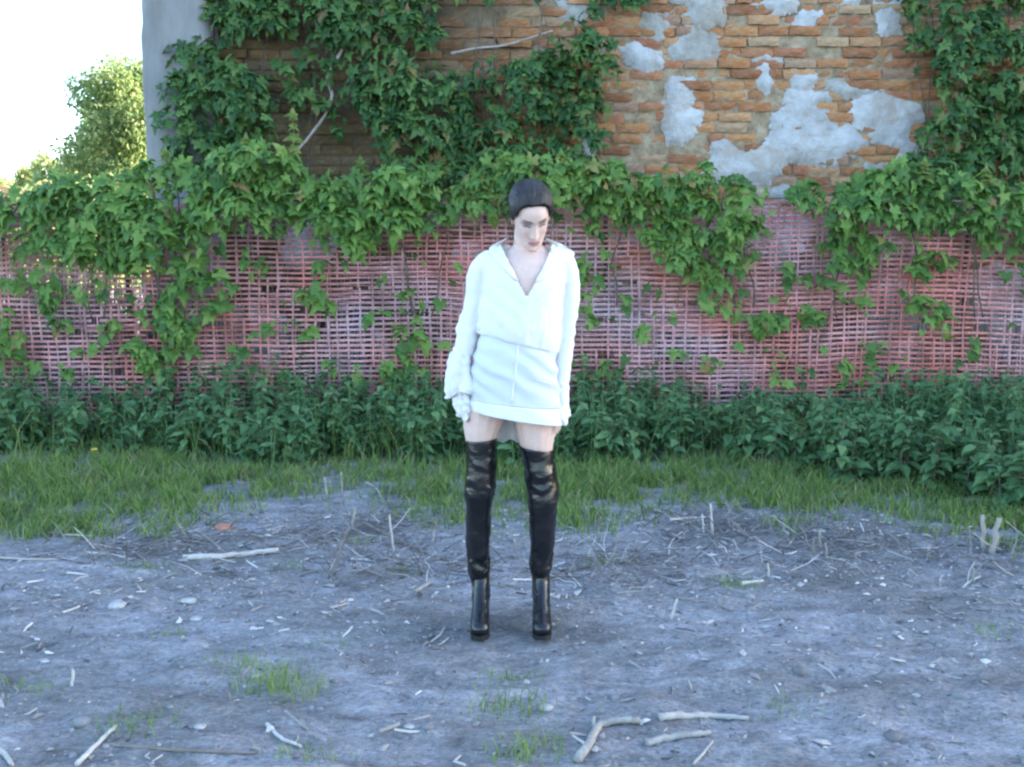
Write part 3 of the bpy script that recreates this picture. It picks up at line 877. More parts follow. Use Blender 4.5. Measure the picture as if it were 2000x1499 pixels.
keep = (gpy < edge) & (r.random(len(cand)) < .5)
front = edge - gpy
for (x, y), fr in zip(cand[keep], front[keep]):
    h = r.uniform(.3, .62) * (.7 + .3 * min(1, fr / 60)) * (1 + .25 * float(vnoise(np.array([x * 1.3, y * 1.3]), 5)))
    z = float(ground_h(np.array(x), np.array(y)))
    c, t, n_, s = nettle_geo(mb, (x, y, z), h, r)
    C_.append(c); T_.append(t); N_.append(n_); S_.append(s)
C_, T_, N_, S_ = map(np.concatenate, (C_, T_, N_, S_))
scatter(mb, OVAL, C_, basis(T_, N_), S_, r.beta(2.3, 2.3, len(C_)) * .95)
tag(mb.obj("undergrowth", M['nettle']), "dense green nettles and weeds growing along the fence foot", "undergrowth", kind="stuff")

plants = [(1640, 935, .42, "leafy weed at the front of the nettle bed, third from the right edge"), (1745, 942, .46, "leafy weed bulging forward between the two dark gaps at right"),
          (1860, 962, .48, "tall leafy weed beside the dark hollow at right"), (1965, 1000, .44, "leafy weed nearest the right edge, beside two upright dead stubs"),
          (1540, 922, .36, "yellowish leafed weed at the front edge of the bed, right of the woman"), (640, 890, .36, "leafy weed clump in front of the fence, left of the woman"),
          (410, 885, .4, "bushy weed rising behind the long grass at left"), (1215, 905, .34, "low leafy weed just right of the woman's thighs")]
for i, (x, y, h, lab) in enumerate(plants):
    g = GZ(x, y); root = empty("weed_plant", tuple(g), lab, "weed", "weeds at the front of the nettle bed")
    rr = np.random.default_rng(400 + i); b = MB(); st = MB(); a = [[], [], [], []]
    for q in range(9):
        o = rr.normal(0, .09, 2)
        res = nettle_geo(st, (g[0] + o[0], g[1] + o[1], g[2] - .01), h * rr.uniform(.65, 1.05), rr, int(h * 45))
        for l_, v_ in zip(a, res): l_.append(v_)
    a = [np.concatenate(v_) for v_ in a]
    scatter(b, OVAL, a[0], basis(a[1], a[2]), a[3] * 1.15, rr.beta(2.5, 2, len(a[0])) * .95)
    tag(b.obj("foliage", M['nettle'], root), kind="stuff"); st.obj("stems", M['dark_stem'], root)

def blades(P, H, W, r, seg=3):
    """curved tapering grass blades; P base points"""
    n_ = len(P); a = r.uniform(0, 2 * math.pi, n_); b = r.uniform(0, 2 * math.pi, n_)
    bend = r.uniform(.15, .85, n_) * H
    dirx = np.stack([np.cos(a), np.sin(a), 0 * a], 1); wd = np.stack([-np.sin(b), np.cos(b), 0 * b], 1)
    V = []
    for k in range(seg):
        t = k / seg
        c = P + dirx * (bend * t ** 2)[:, None] + np.array([0, 0, 1]) * (H * (t - .22 * t * t))[:, None]
        w = W * (1 - t * .6)
        V += [c - wd * w[:, None], c + wd * w[:, None]]
    V.append(P + dirx * bend[:, None] + np.array([0, 0, 1]) * (H * .78)[:, None])
    V = np.stack(V, 1); nv = V.shape[1]; F = []
    for k in range(seg - 1):
        F += [(2 * k, 2 * k + 1, 2 * k + 3), (2 * k, 2 * k + 3, 2 * k + 2)]
    F.append((2 * seg - 2, 2 * seg - 1, 2 * seg))
    F = (np.arange(n_)[:, None, None] * nv + np.array(F)[None]).reshape(-1, 3)
    return V.reshape(-1, 3), F, nv
cand = np.stack([r.uniform(-6.5, 6.5, 212000), r.uniform(4.5, 7.6, 212000)], 1)
z = ground_h(cand[:, 0], cand[:, 1]); P = np.concatenate([cand, z[:, None]], 1)
gpx, gpy = to_px(P)
nz = fbm(cand * 1.7, 55, 4); nf = fbm(cand * 6, 56, 3)
ge = edge_px(gpx, GRASS_EDGE) - 4 + 46 * nz; pe = edge_px(gpx, PLANT_EDGE)
dens = np.clip((ge + 14 - gpy) / 60, 0, 1) * np.clip(.75 + 1.6 * nf, .08, 1)
bareA = np.exp(-(((gpx - 690) / 95) ** 2 + ((gpy - 985) / 42) ** 2)); dens *= 1 - .85 * bareA
dens *= np.maximum(np.clip((gpy - pe + 15) / 40, 0, 1), .10 * (gpy > pe - 130))
keep = r.random(len(P)) < dens * .8
P = P[keep]; up = np.clip((ge - gpy)[keep] / 110, 0, 1)
H = r.uniform(.04, .09, len(P)) + up * r.uniform(.0, .12, len(P))
H = H + (gpy[keep] < pe[keep] - 5) * r.uniform(.08, .42, len(P))
V, F, nv = blades(P, H, r.uniform(.0022, .0048, len(P)), r)
tag(obj("grass", V, F, M['grass'], None, np.repeat(np.clip(r.beta(2, 2, len(P)) * .86 + .08 * nf[keep] + (r.random(len(P)) < .05) * .3, 0, .99), nv)), "uneven strip of yellowish green grass between soil and nettles", "grass", kind="stuff")

# tufts of grass coming up through the soil
tufts = [(548, 1345, .11, 220, "taller grass tuft in the soil, lower left of the woman"), (1005, 1385, .09, 130, "grass tuft below the gap between the boots"),
         (1035, 1470, .08, 120, "grass tuft nearest the bottom edge, left of the forked wood"), (480, 1300, .06, 70, "small thin grass tuft up-left of the tall lower left tuft"),
         (985, 1330, .06, 60, "small pale grass tuft in the soil under the woman's feet"), (250, 1420, .06, 110, "low spreading grass tuft above the long thin stick at lower left"),
         (55, 1345, .05, 60, "sparse grass tuft near the left edge"), (330, 1240, .04, 40, "tiny grass sprig below the two pale stones"),
         (790, 1120, .05, 70, "grass tuft beside the long slanting stick"), (560, 1110, .04, 60, "small grass tuft under the weathered plank"),
         (1430, 1145, .06, 80, "grass tuft right of the woman at the soil edge"), (1935, 1235, .05, 60, "thin grass tuft at far right of the bare soil"),
         (1545, 1380, .05, 40, "tiny grass sprig on the pale soil at lower right"), (640, 1255, .04, 40, "faint grass sprig left of the boots"), (600, 1480, .06, 60, "grass tuft at bottom edge near the broken twigs"),
         (700, 1060, .06, 90, "grass tuft between the leaning twig and slanting stick"), (1190, 1100, .06, 90, "grass tuft right of the woman's right-hand boot shaft"), (285,1110,.05,80,"grass tuft between the plank and the left sticks")]
for i, (x, y, h, n_, lab) in enumerate(tufts):
    g = GZ(x, y); rr = np.random.default_rng(500 + i)
    o2 = rr.normal(0, .055 + h * .5, (n_, 2)) * np.array([.8, .5])
    P = np.stack([g[0] + o2[:, 0], g[1] + o2[:, 1], 0 * o2[:, 0]], 1); P[:, 2] = ground_h(P[:, 0], P[:, 1]) - .003
    V, F, nv = blades(P, h * rr.uniform(.4, 1.2, n_), rr.uniform(.001, .0022, n_), rr)
    o = empty("grass_tuft", tuple(g)); tag(obj("blades", V, F, M['grass'], o, np.repeat(rr.uniform(.2, .9, n_), nv)), kind="stuff")
    tag(o, lab, "grass tuft", "grass tufts in the bare soil")

# litter and clods
def chips(n_, r):
    mb = MB()
    x = r.uniform(-3.2, 3.2, n_); y = 2.7 + 3.0 * r.random(n_) ** 1.0
    gp = to_px(np.stack([x, y, 0 * x], 1)); ok = gp[1] > edge_px(gp[0], GRASS_EDGE) - 60
    cl = fbm(np.stack([x, y], 1) * 1.6, 91, 3)
    ok &= ((cl > -.25) | (r.random(n_) < .35)) & (r.random(n_) < np.clip(1.25 - (gp[1] - edge_px(gp[0], GRASS_EDGE)) / 330, .3, 1))
    x, y = x[ok], y[ok]; z = ground_h(x, y)
    for i in range(len(x)):
        a = r.uniform(0, 2 * math.pi); e = r.uniform(-.3, .3); col_ = min(.99, max(0, r.normal(.38, .2)))
        if r.random() < .62:                       # flat ragged flake
            L = min(.045, r.lognormal(math.log(.011), .55)); k = 6
            an = np.sort(r.uniform(0, 2 * math.pi, k)); rd = L * r.uniform(.5, 1.1, k)
            px_, py_ = np.cos(an) * rd, np.sin(an) * rd * r.uniform(.3, .9)
            V = np.stack([px_, py_, e * px_ + r.normal(0, .002, k)], 1)
            V = np.concatenate([V, [[0, 0, .004 + L * .12]]]); F = [(q, (q + 1) % k, k) for q in range(k)]
        else:                                      # bent straw
            L = min(.11, r.lognormal(math.log(.026), .6)); w = L * r.uniform(.025, .10); w = min(max(w, .0008), .005); bd = r.normal(0, .12) * L
            V = []
            for t_, ww in ((-.5, .7), (0, 1), (.5, .45)):
                o_ = bd * (1 - 4 * t_ * t_)
                V += [(t_ * L, o_ - w * ww, e * t_ * L), (t_ * L, o_ + w * ww, e * t_ * L), (t_ * L, o_, e * t_ * L + w * 1.3)]
            V = np.array(V); F = [(0, 3, 5), (0, 5, 2), (1, 2, 5), (1, 5, 4), (3, 6, 8), (3, 8, 5), (4, 5, 8), (4, 8, 7), (0, 2, 1), (6, 7, 8)]
            col_ = min(.99, col_ + .12)
        c_, s_ = math.cos(a), math.sin(a)
        W = np.stack([V[:, 0] * c_ - V[:, 1] * s_ + x[i], V[:, 0] * s_ + V[:, 1] * c_ + y[i], V[:, 2] - V[:, 2].min() * .7 + z[i] + .001], 1)
        mb.add(W, F, col_)
    return mb
tag(chips(10000, np.random.default_rng(61)).obj("litter", M['litter']), "scattered straw bits and wood chips over the bare soil", "litter", kind="stuff")
def rock_geo(r, sub=1):
    bm = bmesh.new(); bmesh.ops.create_icosphere(bm, subdivisions=sub, radius=1)
    V = np.array([v.co[:] for v in bm.verts]); F = np.array([[v.index for v in f.verts] for f in bm.faces]); bm.free()
    V *= (1 + .35 * fbm(V * 1.4 + r.uniform(0, 50), int(r.integers(0, 999)), 3))[:, None]
    return V * r.uniform(.7, 1.2, 3), F
mb = MB(); r = np.random.default_rng(62)
RK = [rock_geo(r) for _ in range(8)]
n_ = 9000; x = r.uniform(-3.2, 3.2, n_); y = 2.7 + 3.0 * r.random(n_)
gp = to_px(np.stack([x, y, 0 * x], 1)); ok = gp[1] > edge_px(gp[0], GRASS_EDGE) - 30
x, y = x[ok], y[ok]; z = ground_h(x, y)
for i in range(len(x)):
    V, F = RK[r.integers(0, 8)]; s = min(.03, r.lognormal(math.log(.0052), .5)); a = r.uniform(0, 6.28)
    V = V * s * np.array([1.2, 1, .6]); c, s_ = math.cos(a), math.sin(a)
    mb.add(np.stack([V[:, 0] * c - V[:, 1] * s_ + x[i], V[:, 0] * s_ + V[:, 1] * c + y[i], V[:, 2] + z[i]], 1), F, r.random())
tag(mb.obj("gravel", M['clod'], None, True), "crumbs and clods of grey soil lying on the ground", "soil clods", kind="stuff")

# ------------------------------------------------------------------ sticks, stubs, stones
def stick(name, pts, rad, mat, label, cat, group=None, branches=(), taper=.7, knots=False, seed=0, lift=None):
    """pts: (px, py) on the ground, or (px, py, z) at the depth of the ground point py"""
    W = [GZ(p[0], p[1], (rad * .8 if lift is None else lift) + (p[2] if len(p) > 2 else 0)) for p in pts]
    P = smooth_path(W, max(8, 5 * len(W))); r = np.random.default_rng(700 + seed)
    P[1:-1, 2] += rad * .2 * r.uniform(-1, 1, len(P) - 2); P[1:-1, 0] += rad * .15 * r.uniform(-1, 1, len(P) - 2)
    R = np.linspace(rad, rad * taper, len(P)) * r.uniform(.93, 1.07, len(P))
    if knots: R[::max(3, len(R) // 4)] *= 1.25
    mb = MB(); mb.tube(P, R, 8, r.random())
    base = P[0].copy()
    def fin(mb, nm, parent=None):
        V = np.concatenate(mb.V)
        o = link(nm, mesh_np(nm, V - base, mb.F(), np.concatenate(mb.tint), True), M[mat])
        if parent is None: o.location = base
        else: o.parent = parent
        return o
    o = fin(mb, name); tag(o, label, cat, group)
    for bpts, br in branches:
        Wb = [GZ(p[0], p[1], br * .8 + (p[2] if len(p) > 2 else 0)) for p in bpts]
        Pb = smooth_path(Wb, 8); b = MB(); b.tube(Pb, np.linspace(br, br * .6, 8) * r.uniform(.9, 1.1, 8), 7, .5); fin(b, "branch", o)
    return o
def stub(base, top, rad, mat, label, group, seed=0):
    b = GZ(*base, -.01); t = PW(top[0], top[1], b[1] + .02)
    r = np.random.default_rng(800 + seed); n_ = 7
    P = b + (t - b) * np.linspace(0, 1, n_)[:, None] + r.normal(0, rad * .25, (n_, 3)) * np.array([1, 1, 0])
    mb = MB(); mb.tube(P, np.linspace(rad, rad * .75, n_) * r.uniform(.85, 1.15, n_), 7, r.random())
    V = np.concatenate(mb.V); o = link("dead_stub", mesh_np("dead_stub", V - b, mb.F(), np.concatenate(mb.tint), True), M[mat]); o.location = b
    return tag(o, label, "dead stub", group)
GS = "fallen sticks on the soil"; GU = "upright dead plant stubs"
stick("broken_cane", [(1288, 1408), (1340, 1404), (1400, 1405), (1462, 1409)], .013, 'pale_stick', "thick bleached cane lying level at lower right, the longer of two", "cane", GS, knots=True, seed=1, taper=.55)
stick("broken_cane", [(1262, 1457), (1310, 1446), (1350, 1440), (1386, 1437)], .012, 'pale_stick', "shorter bleached cane just below the long level one", "cane", GS, knots=True, seed=2)
stick("forked_branch", [(1128, 1492), (1150, 1460), (1166, 1430), (1178, 1420), (1215, 1414), (1250, 1415)], .014, 'pale_stick', "pale forked broken branch at bottom, left of the canes", "branch", GS, branches=[(((1166, 1430), (1160, 1418), (1160, 1404)), .008), (((1150, 1460), (1130, 1448), (1118, 1440)), .006)], seed=3)
stick("weathered_plank", [(358, 1095), (420, 1092), (480, 1087), (545, 1079)], .016, 'pale_stick', "long weathered wooden slat lying at left by the grass edge", "plank", GS, seed=4, taper=.8)
stick("fallen_stick", [(690, 1022, .03), (760, 1052, .01), (830, 1082), (905, 1108)], .008, 'stick', "long thin stick slanting down to the left-hand boot", "stick", GS, seed=5)
stick("fallen_stick", [(180, 1455), (290, 1464), (390, 1470), (500, 1474)], .006, 'stick', "long thin reddish stick along the lower left edge", "stick", GS, seed=6)
stick("fallen_stick", [(150, 1497), (185, 1462), (226, 1422)], .008, 'pale_stick', "pale stick crossing the long thin one at lower left", "stick", GS, seed=7)
stick("fallen_twig", [(522, 1418), (548, 1444), (588, 1462)], .007, 'pale_stick', "pale broken twig right of the lower left sticks", "twig", GS, branches=[(((572, 1455), (580, 1448), (583, 1440)), .004)], seed=8)
stick("fallen_twig", [(556, 1392), (580, 1410), (602, 1428)], .005, 'pale_stick', "thin pale twig below the tall grass tuft", "twig", GS, seed=9)
stick("fallen_stick", [(742, 1432), (790, 1416), (840, 1402)], .008, 'stick', "brown stick lying halfway between the bottom edge twigs and branch", "stick", GS, seed=10)
stick("fallen_stick", [(0, 1092), (60, 1095), (130, 1094)], .007, 'stick', "thin stick at the left edge under the grass", "stick", GS, seed=11)
stick("fallen_stick", [(170, 1083), (215, 1086), (255, 1096)], .009, 'pale_stick', "short pale stick at left between the edge and the slat", "stick", GS, seed=12)
stick("fallen_stick", [(1072, 1132), (1112, 1118), (1156, 1106)], .007, 'stick', "thin stick leading right from the right-hand boot shaft", "stick", GS, seed=13)
stick("wood_chip", [(812, 1158), (842, 1141)], .010, 'pale_stick', "pale flat wood chip left of the left-hand boot", "wood chip", GS, seed=14)
stick("wood_chip", [(954, 1143), (986, 1149)], .009, 'pale_stick', "pale wood chip between the two boots", "wood chip", GS, seed=15)
stick("fallen_stick", [(1446, 1144), (1490, 1138)], .010, 'pale_stick', "short thick pale stick right of the woman near the grass", "stick", GS, seed=16)
stick("fallen_stick", [(1316, 1170), (1390, 1180), (1430, 1196)], .006, 'stick', "thin twig lying on the soil right of the boots", "stick", GS, seed=17)
stick("fallen_twig", [(0, 1470), (14, 1484), (24, 1499)], .009, 'pale_stick', "pale twig end in the bottom left corner", "twig", GS, seed=18)
stick("fallen_stick", [(470, 1056), (560, 1070), (640, 1060)], .006, 'stick', "thin stick above the weathered slat", "stick", GS, seed=19)
stick("fallen_twig", [(1110, 1122), (1126, 1138), (1138, 1152)], .005, 'pale_stick', "small pale twig right of the right-hand boot", "twig", GS, seed=20)
stick("fallen_twig", [(1880, 1150), (1895, 1138), (1915, 1128)], .006, 'pale_stick', "pale crooked twig on the soil at far right", "twig", GS, branches=[(((1890, 1142), (1892, 1128, .02), (1902, 1120, .05)), .004)], seed=21)
stick("fallen_twig", [(1355, 1495), (1375, 1472), (1392, 1450)], .005, 'stick', "thin twig standing out below the shorter cane", "twig", GS, seed=22)
stick("fallen_stick", [(1310, 1035, .05), (1340, 1022, .02), (1385, 1012)], .008, 'pale_stick', "pale stick leaning in the dead stub cluster right of the woman", "stick", GS, seed=23)
stick("fallen_twig", [(715, 950, .02), (735, 965, .03), (750, 985)], .006, 'pale_stick', "pale crossed twig lying in the grass left of the woman", "twig", GS, branches=[(((748, 962, .02), (738, 975, .02), (728, 985)), .004)], seed=24)
for i, (b, t, rd, mt, lab) in enumerate([
    ((689, 1034), (692, 990), .009, 'pale_stick', "pale stub at the top of the leaning twig, left of the woman"),
    ((640, 1130), (682, 1030), .007, 'pale_stick', "tall pale twig leaning right out of the soil"),
    ((770, 1082), (760, 1005), .006, 'pale_stick', "thin upright stub crossing the long slanting stick"),
    ((640, 975), (634, 932), .006, 'stick', "leftmost of the pair of dead stubs in the grass"),
    ((668, 972), (666, 922), .007, 'pale_stick', "right-hand one of the pair of dead stubs in the grass"),
    ((1921, 1072), (1918, 1006), .012, 'stick', "thinner of two dead stubs under the weeds at far right"),
    ((1936, 1084), (1950, 1012), .015, 'stick', "thicker leaning one of two dead stubs at far right"),
    ((1392, 1042), (1388, 984), .008, 'pale_stick', "tallest stub of the dead cluster right of the woman"),
    ((1376, 1044), (1372, 1005), .007, 'pale_stick', "short stub on the left of the dead cluster right of the woman"),
    ((1602, 1074), (1600, 1034), .009, 'pale_stick', "whitish stub standing in the soil below the nettles at right"),
    ((1590, 1090), (1588, 1055), .006, 'stick', "thin brownish stub beside the whitish one at right"),
    ((1616, 1090), (1612, 1060), .007, 'stick', "short stub right of the whitish one at right"),
    ((1816, 1088), (1812, 1066), .008, 'stick', "short lone stub on soil left of the far right pair"),
    ((1502, 1128), (1500, 1100), .006, 'stick', "small lone stub above the short thick pale stick"),
    ((140, 1340), (142, 1308), .006, 'pale_stick', "small pale stub at lower left of the soil"),
    ((450, 1370), (446, 1348), .005, 'pale_stick', "tiny pale stub left of the tall grass tuft"),
    ((1310, 1208), (1322, 1170), .006, 'pale_stick', "leaning pale stub on the soil right of the boots"),
    ((1902, 1140), (1902, 1108), .006, 'pale_stick', "upright pale stub behind the crooked twig at far right"),
    ((845, 1062), (848, 1035), .005, 'stick', "thin stub in the dry grass left of the left-hand boot"),
]):
    stub(b, t, rd, mt, lab, GU, i)
# tangle of dry stems around the stub clusters
mb = MB(); r = np.random.default_rng(77)
for cx_, cy_, n_, sx in ((680, 1050, 230, 90), (1380, 1030, 200, 60), (1600, 1075, 190, 70), (300, 1060, 260, 140), (1900, 1085, 170, 90), (760, 1110, 220, 120), (1480, 1040, 120, 60), (1200, 1110, 200, 100)):
    for _ in range(n_):
        g = GZ(cx_ + r.normal(0, sx), min(1499, cy_ + r.normal(0, 24)), .004)
        a = r.uniform(0, 6.28); L = r.uniform(.05, .22); e = abs(r.normal(0, .35))
        d = np.array([math.cos(a) * math.cos(e), math.sin(a) * math.cos(e), math.sin(e)]) * L
        P = np.stack([g, g + d * .5 + r.normal(0, .008, 3), g + d]); P[:, 2] = np.maximum(P[:, 2], ground_h(P[:, 0], P[:, 1]) + .003)
        mb.tube(P, np.array([.0021, .0018, .0011]) * r.uniform(.6, 1.5), 4, min(.99, max(0, r.normal(.7, .22))), False)
tag(mb.obj("dry_grass_stems", M['litter']), "tangled dry grass stems along the edge of the grass", "dry grass", kind="stuff")

def rock(px, py, s, label, mat='stone', name="stone", flat=.6, cat="stone", seed=0):
    g = GZ(px, py); r = np.random.default_rng(900 + seed); V, F = rock_geo(r, 3)
    V = V * s * np.array([1.25, 1, flat]); o = link(name, mesh_np(name, V, F, np.zeros(len(V)), True), M[mat]); o.location = g + np.array([0, 0, s * flat * .35])
    return tag(o, label, cat, "loose stones on the soil")
rock(228, 1186, .033, "whitish stone on the soil at left", seed=1)
rock(368, 1176, .026, "greyish stone right of the whitish one at left", seed=2)
rock(384, 1210, .02, "small flat pale stone below the greyish one", flat=.4, seed=3)
rock(1066, 1386, .022, "pale round stone below the right-hand boot", seed=4)
rock(600, 1256, .012, "small white pebble left of the boots", seed=5)
rock(390, 1422, .018, "pale pebble above the long thin lower left stick", seed=6)
rock(895, 986, .014, "small white pebble in the grass beside the left-hand boot shaft", seed=7)
rock(88, 1292, .012, "small white pebble near the left edge", seed=8)
rock(800, 1420, .016, "pale flat pebble near the brown stick at bottom", flat=.4, seed=9)
rock(525, 1214, .014, "pale flat pebble in mid soil between stones and boots", flat=.4, seed=10)
M['rbrick'] = simple_mat("broken_brick", [(.3, (.3, .13, .09)), (.7, (.42, .2, .13))], 15)
rock(436, 1034, .045, "broken reddish brick half buried in the grass edge", 'rbrick', "broken_brick", .5, "brick piece", 11)
g = GZ(185, 905); dn = empty("dandelion", tuple(g), "single yellow dandelion in the grass at left", "flower")
mb = MB(); tp = PW(185, 879, g[1]); mb.tube(smooth_path([g, (g + tp) / 2 + np.array([.01, 0, 0]), tp], 6), .0025, 5, .4); mb.obj("stem", M['grass'], dn)
rr = np.random.default_rng(3); b = MB(); a = np.linspace(0, 6.28, 22)[:-1]
scatter(b, OVAL, np.repeat(tp[None], 21, 0), basis(np.stack([np.cos(a), np.sin(a) - .3, .5 + 0 * a], 1), np.stack([0 * a, 0 * a - .4, 1 + 0 * a], 1)), np.full(21, .022), np.zeros(21)); b.obj("petals", M['yellow'], dn)

# ------------------------------------------------------------------ background beyond the fence at left
def tree(label, px, py_top, Yd, rx, rz, zc, n_, leaf, seed, group, name="leafy_tree", cat="tree", trunk=True, ry=None):
    x = PW(px, 400, Yd)[0]; r = np.random.default_rng(seed); top = PW(px, py_top, Yd)[2]
    zc = top - rz
    root = empty(name, (x, Yd, 0), label, cat, group)
    if trunk:
        mb = MB(); mb.tube([(x, Yd, -.2), (x + .05, Yd, zc * .4), (x, Yd, zc), (x + .1, Yd, zc + rz * .5)], [rx * .09, rx * .07, rx * .05, rx * .02], 9)
        for _ in range(9):
            a = r.uniform(0, 6.28); b_ = np.array([x, Yd, zc * r.uniform(.5, 1)]); e = b_ + np.array([math.cos(a) * rx * .75, math.sin(a) * rx * .7, rz * r.uniform(.1, .7)])
            mb.tube(smooth_path([b_, (b_ + e) / 2 + np.array([0, 0, .1 * rz]), e], 6), np.linspace(rx * .035, rx * .01, 6), 6)
        mb.obj("trunk", M['trunk'], root, True)
    k = 70; ctr = r.normal(0, 1, (k, 3)); ctr /= np.linalg.norm(ctr, axis=1)[:, None]
    ctr *= (r.random(k) ** .4)[:, None] * np.array([rx * .8, (ry or rx) * .8, rz * .82])
    cl = ctr[r.integers(0, k, n_)]; d = r.normal(0, 1, (n_, 3)); d /= np.linalg.norm(d, axis=1)[:, None]
    C = np.array([x, Yd, zc]) + cl + d * (rx * r.uniform(.1, .27, n_))[:, None]
    C[:, 2] = np.maximum(C[:, 2], .1)
    R = basis(d * .6 + np.array([0, 0, -.5]) + r.normal(0, .4, (n_, 3)), d + r.normal(0, .5, (n_, 3)) + np.array([0, 0, .4]))
    mb = MB(); scatter(mb, OVAL, C, R, leaf * r.uniform(.6, 1.2, n_), r.beta(2, 2, n_) * .95)
    tag(mb.obj("crown", M['tree'], root), kind="stuff")
    return root
TG = "sunlit trees beyond the fence"
tree("large sunlit tree behind the grey pier", 285, 75, 20, 1.65, 2.2, 3, 42000, .085, 601, TG)
tree("rounded sunlit tree low beside the large one", 190, 205, 22, 1.0, 1.9, 2, 20000, .085, 602, TG)
tree("small drooping dark tree left of the sunlit ones", 97, 272, 30, .75, 1.8, 2, 9000, .1, 603, TG)
tree("pale distant bushy tree at the left edge", 15, 300, 46, 2.2, 2.6, 2, 12000, .17, 604, TG, "distant_tree")
tree("low distant bush between the edge tree and drooping tree", 58, 312, 40, 1.0, 1.9, 2, 7000, .15, 605, TG, "distant_bush", "bush", False)
tree("dark shrub close behind the fence at the left edge", 60, 530, 10.4, 1.25, .75, 1, 9000, .08, 607, TG, "shrub", "bush", False, .5)
tree("tall pale tree far beyond the left edge of the yard", -420, 120, 34, 4.0, 4.5, 3, 16000, .16, 608, TG)
tree("wide shrub hiding the trunks beyond the fence at left", 160, 330, 17, 1.7, 1.1, 1, 14000, .09, 606, TG, "shrub", "bush", False)
# a low house glimpsed through the net at the left edge
hp = PW(20, 470, 30); hs = empty("house", (float(hp[0]) - 1.5, 31, 0), "pale low house glimpsed through the net at left edge", "house")
hx = float(hp[0]) - 1.5
mb = MB(); box(mb, (hx - 2.2, 30, -.1), (hx + 2.2, 34, 2.2)); mb.obj("wall", M['far_wall'], hs)
mb = MB(); mb.add([(hx - 2.5, 29.7, 2.15), (hx + 2.5, 29.7, 2.15), (hx + 2.5, 34.3, 2.15), (hx - 2.5, 34.3, 2.15), (hx - 2.5, 32, 3.3), (hx + 2.5, 32, 3.3)], [(0, 1, 5, 4), (2, 3, 4, 5), (3, 2, 1, 0)]); mb.add([(hx - 2.5, 29.7, 2.15), (hx - 2.5, 32, 3.3), (hx - 2.5, 34.3, 2.15), (hx + 2.5, 29.7, 2.15), (hx + 2.5, 34.3, 2.15), (hx + 2.5, 32, 3.3)], [(0, 2, 1), (3, 5, 4)]); mb.obj("roof", M['roof'], hs)
#PERSON
# ------------------------------------------------------------------ the woman
Y0 = 3.90
def B(px, py, dy=0.0): return PW(px, py, Y0 + dy)
woman = empty("person", (float(B(1000, 1240)[0]), Y0, 0), "woman in white shirt, short white skirt and black thigh-high boots, looking down", "person")
MPP = float(B(1001, 800)[0] - B(1000, 800)[0])          # metres per photo pixel at her distance

def remesh(name, parts, voxel, smooth_it=4, factor=.5):
    """one continuous surface out of overlapping closed pieces"""
    vs, fs, n_ = [], [], 0
    for V, Q, T in parts:
        vs.append(V); fs += [tuple(int(a) + n_ for a in f) for f in Q] + [tuple(int(a) + n_ for a in f) for f in T]; n_ += len(V)
    me = bpy.data.meshes.new(name); me.from_pydata(np.concatenate(vs).tolist(), [], fs)
    bm = bmesh.new(); bm.from_mesh(me); bmesh.ops.recalc_face_normals(bm, faces=bm.faces); bm.to_mesh(me); bm.free()
    o = bpy.data.objects.new(name, me); COL.objects.link(o)
    m = o.modifiers.new("r", 'REMESH'); m.mode = 'VOXEL'; m.voxel_size = voxel
    s = o.modifiers.new("s", 'SMOOTH'); s.iterations = smooth_it; s.factor = factor
    dg = bpy.context.evaluated_depsgraph_get()
    res = bpy.data.meshes.new_from_object(o.evaluated_get(dg))
    bpy.data.objects.remove(o); bpy.data.meshes.remove(me)
    V = np.empty(len(res.vertices) * 3); res.vertices.foreach_get("co", V)
    F = np.empty(len(res.loops), np.int32); res.loops.foreach_get("vertex_index", F)
    bpy.data.meshes.remove(res)
    return V.reshape(-1, 3), F.reshape(-1, 4)

def loft(rows, n=28, sub=5, power=2.0, fold=None):
    """rows: (px_left, px_right, py, dy, half depth) -> closed loft with horizontal elliptic rings"""
    R = smooth_path(np.array(rows, float), len(rows) * sub)
    V = []
    a = np.arange(n) * 2 * math.pi / n
    ca, sa = np.cos(a), np.sin(a); q = (np.abs(ca) ** power + np.abs(sa) ** power) ** (-1 / power)
    for l, rr_, py, dy, hd in R:
        c = B((l + rr_) / 2, py, dy); hw = (rr_ - l) / 2 * MPP
        ring = np.stack([c[0] + ca * q * hw, c[1] + sa * q * hd, c[2] + 0 * a], 1)
        V.append(ring)
    N = len(V); V = np.concatenate(V)
    i = np.arange(N - 1)[:, None] * n; j = np.arange(n)[None]; k = (j + 1) % n
    Q = np.stack([i + j, i + n + j, i + n + k, i + k], -1).reshape(-1, 4)
    c0 = len(V); V = np.concatenate([V, V[:n].mean(0, keepdims=True), V[-n:].mean(0, keepdims=True)])
    jj = np.arange(n); kk = (jj + 1) % n; e = (N - 1) * n
    T = np.concatenate([np.stack([np.full(n, c0), jj, kk], 1), np.stack([np.full(n, c0 + 1), e + kk, e + jj], 1)])
    return V, Q, T

def limb(pts, sub=6, n=14):
    """pts: (px, py, dy, radius across, radius deep)"""
    P = smooth_path(np.array([[*B(p[0], p[1], p[2]), p[3], p[4]] for p in pts]), len(pts) * sub)
    return tube_geo(P[:, :3], P[:, 3:], n)

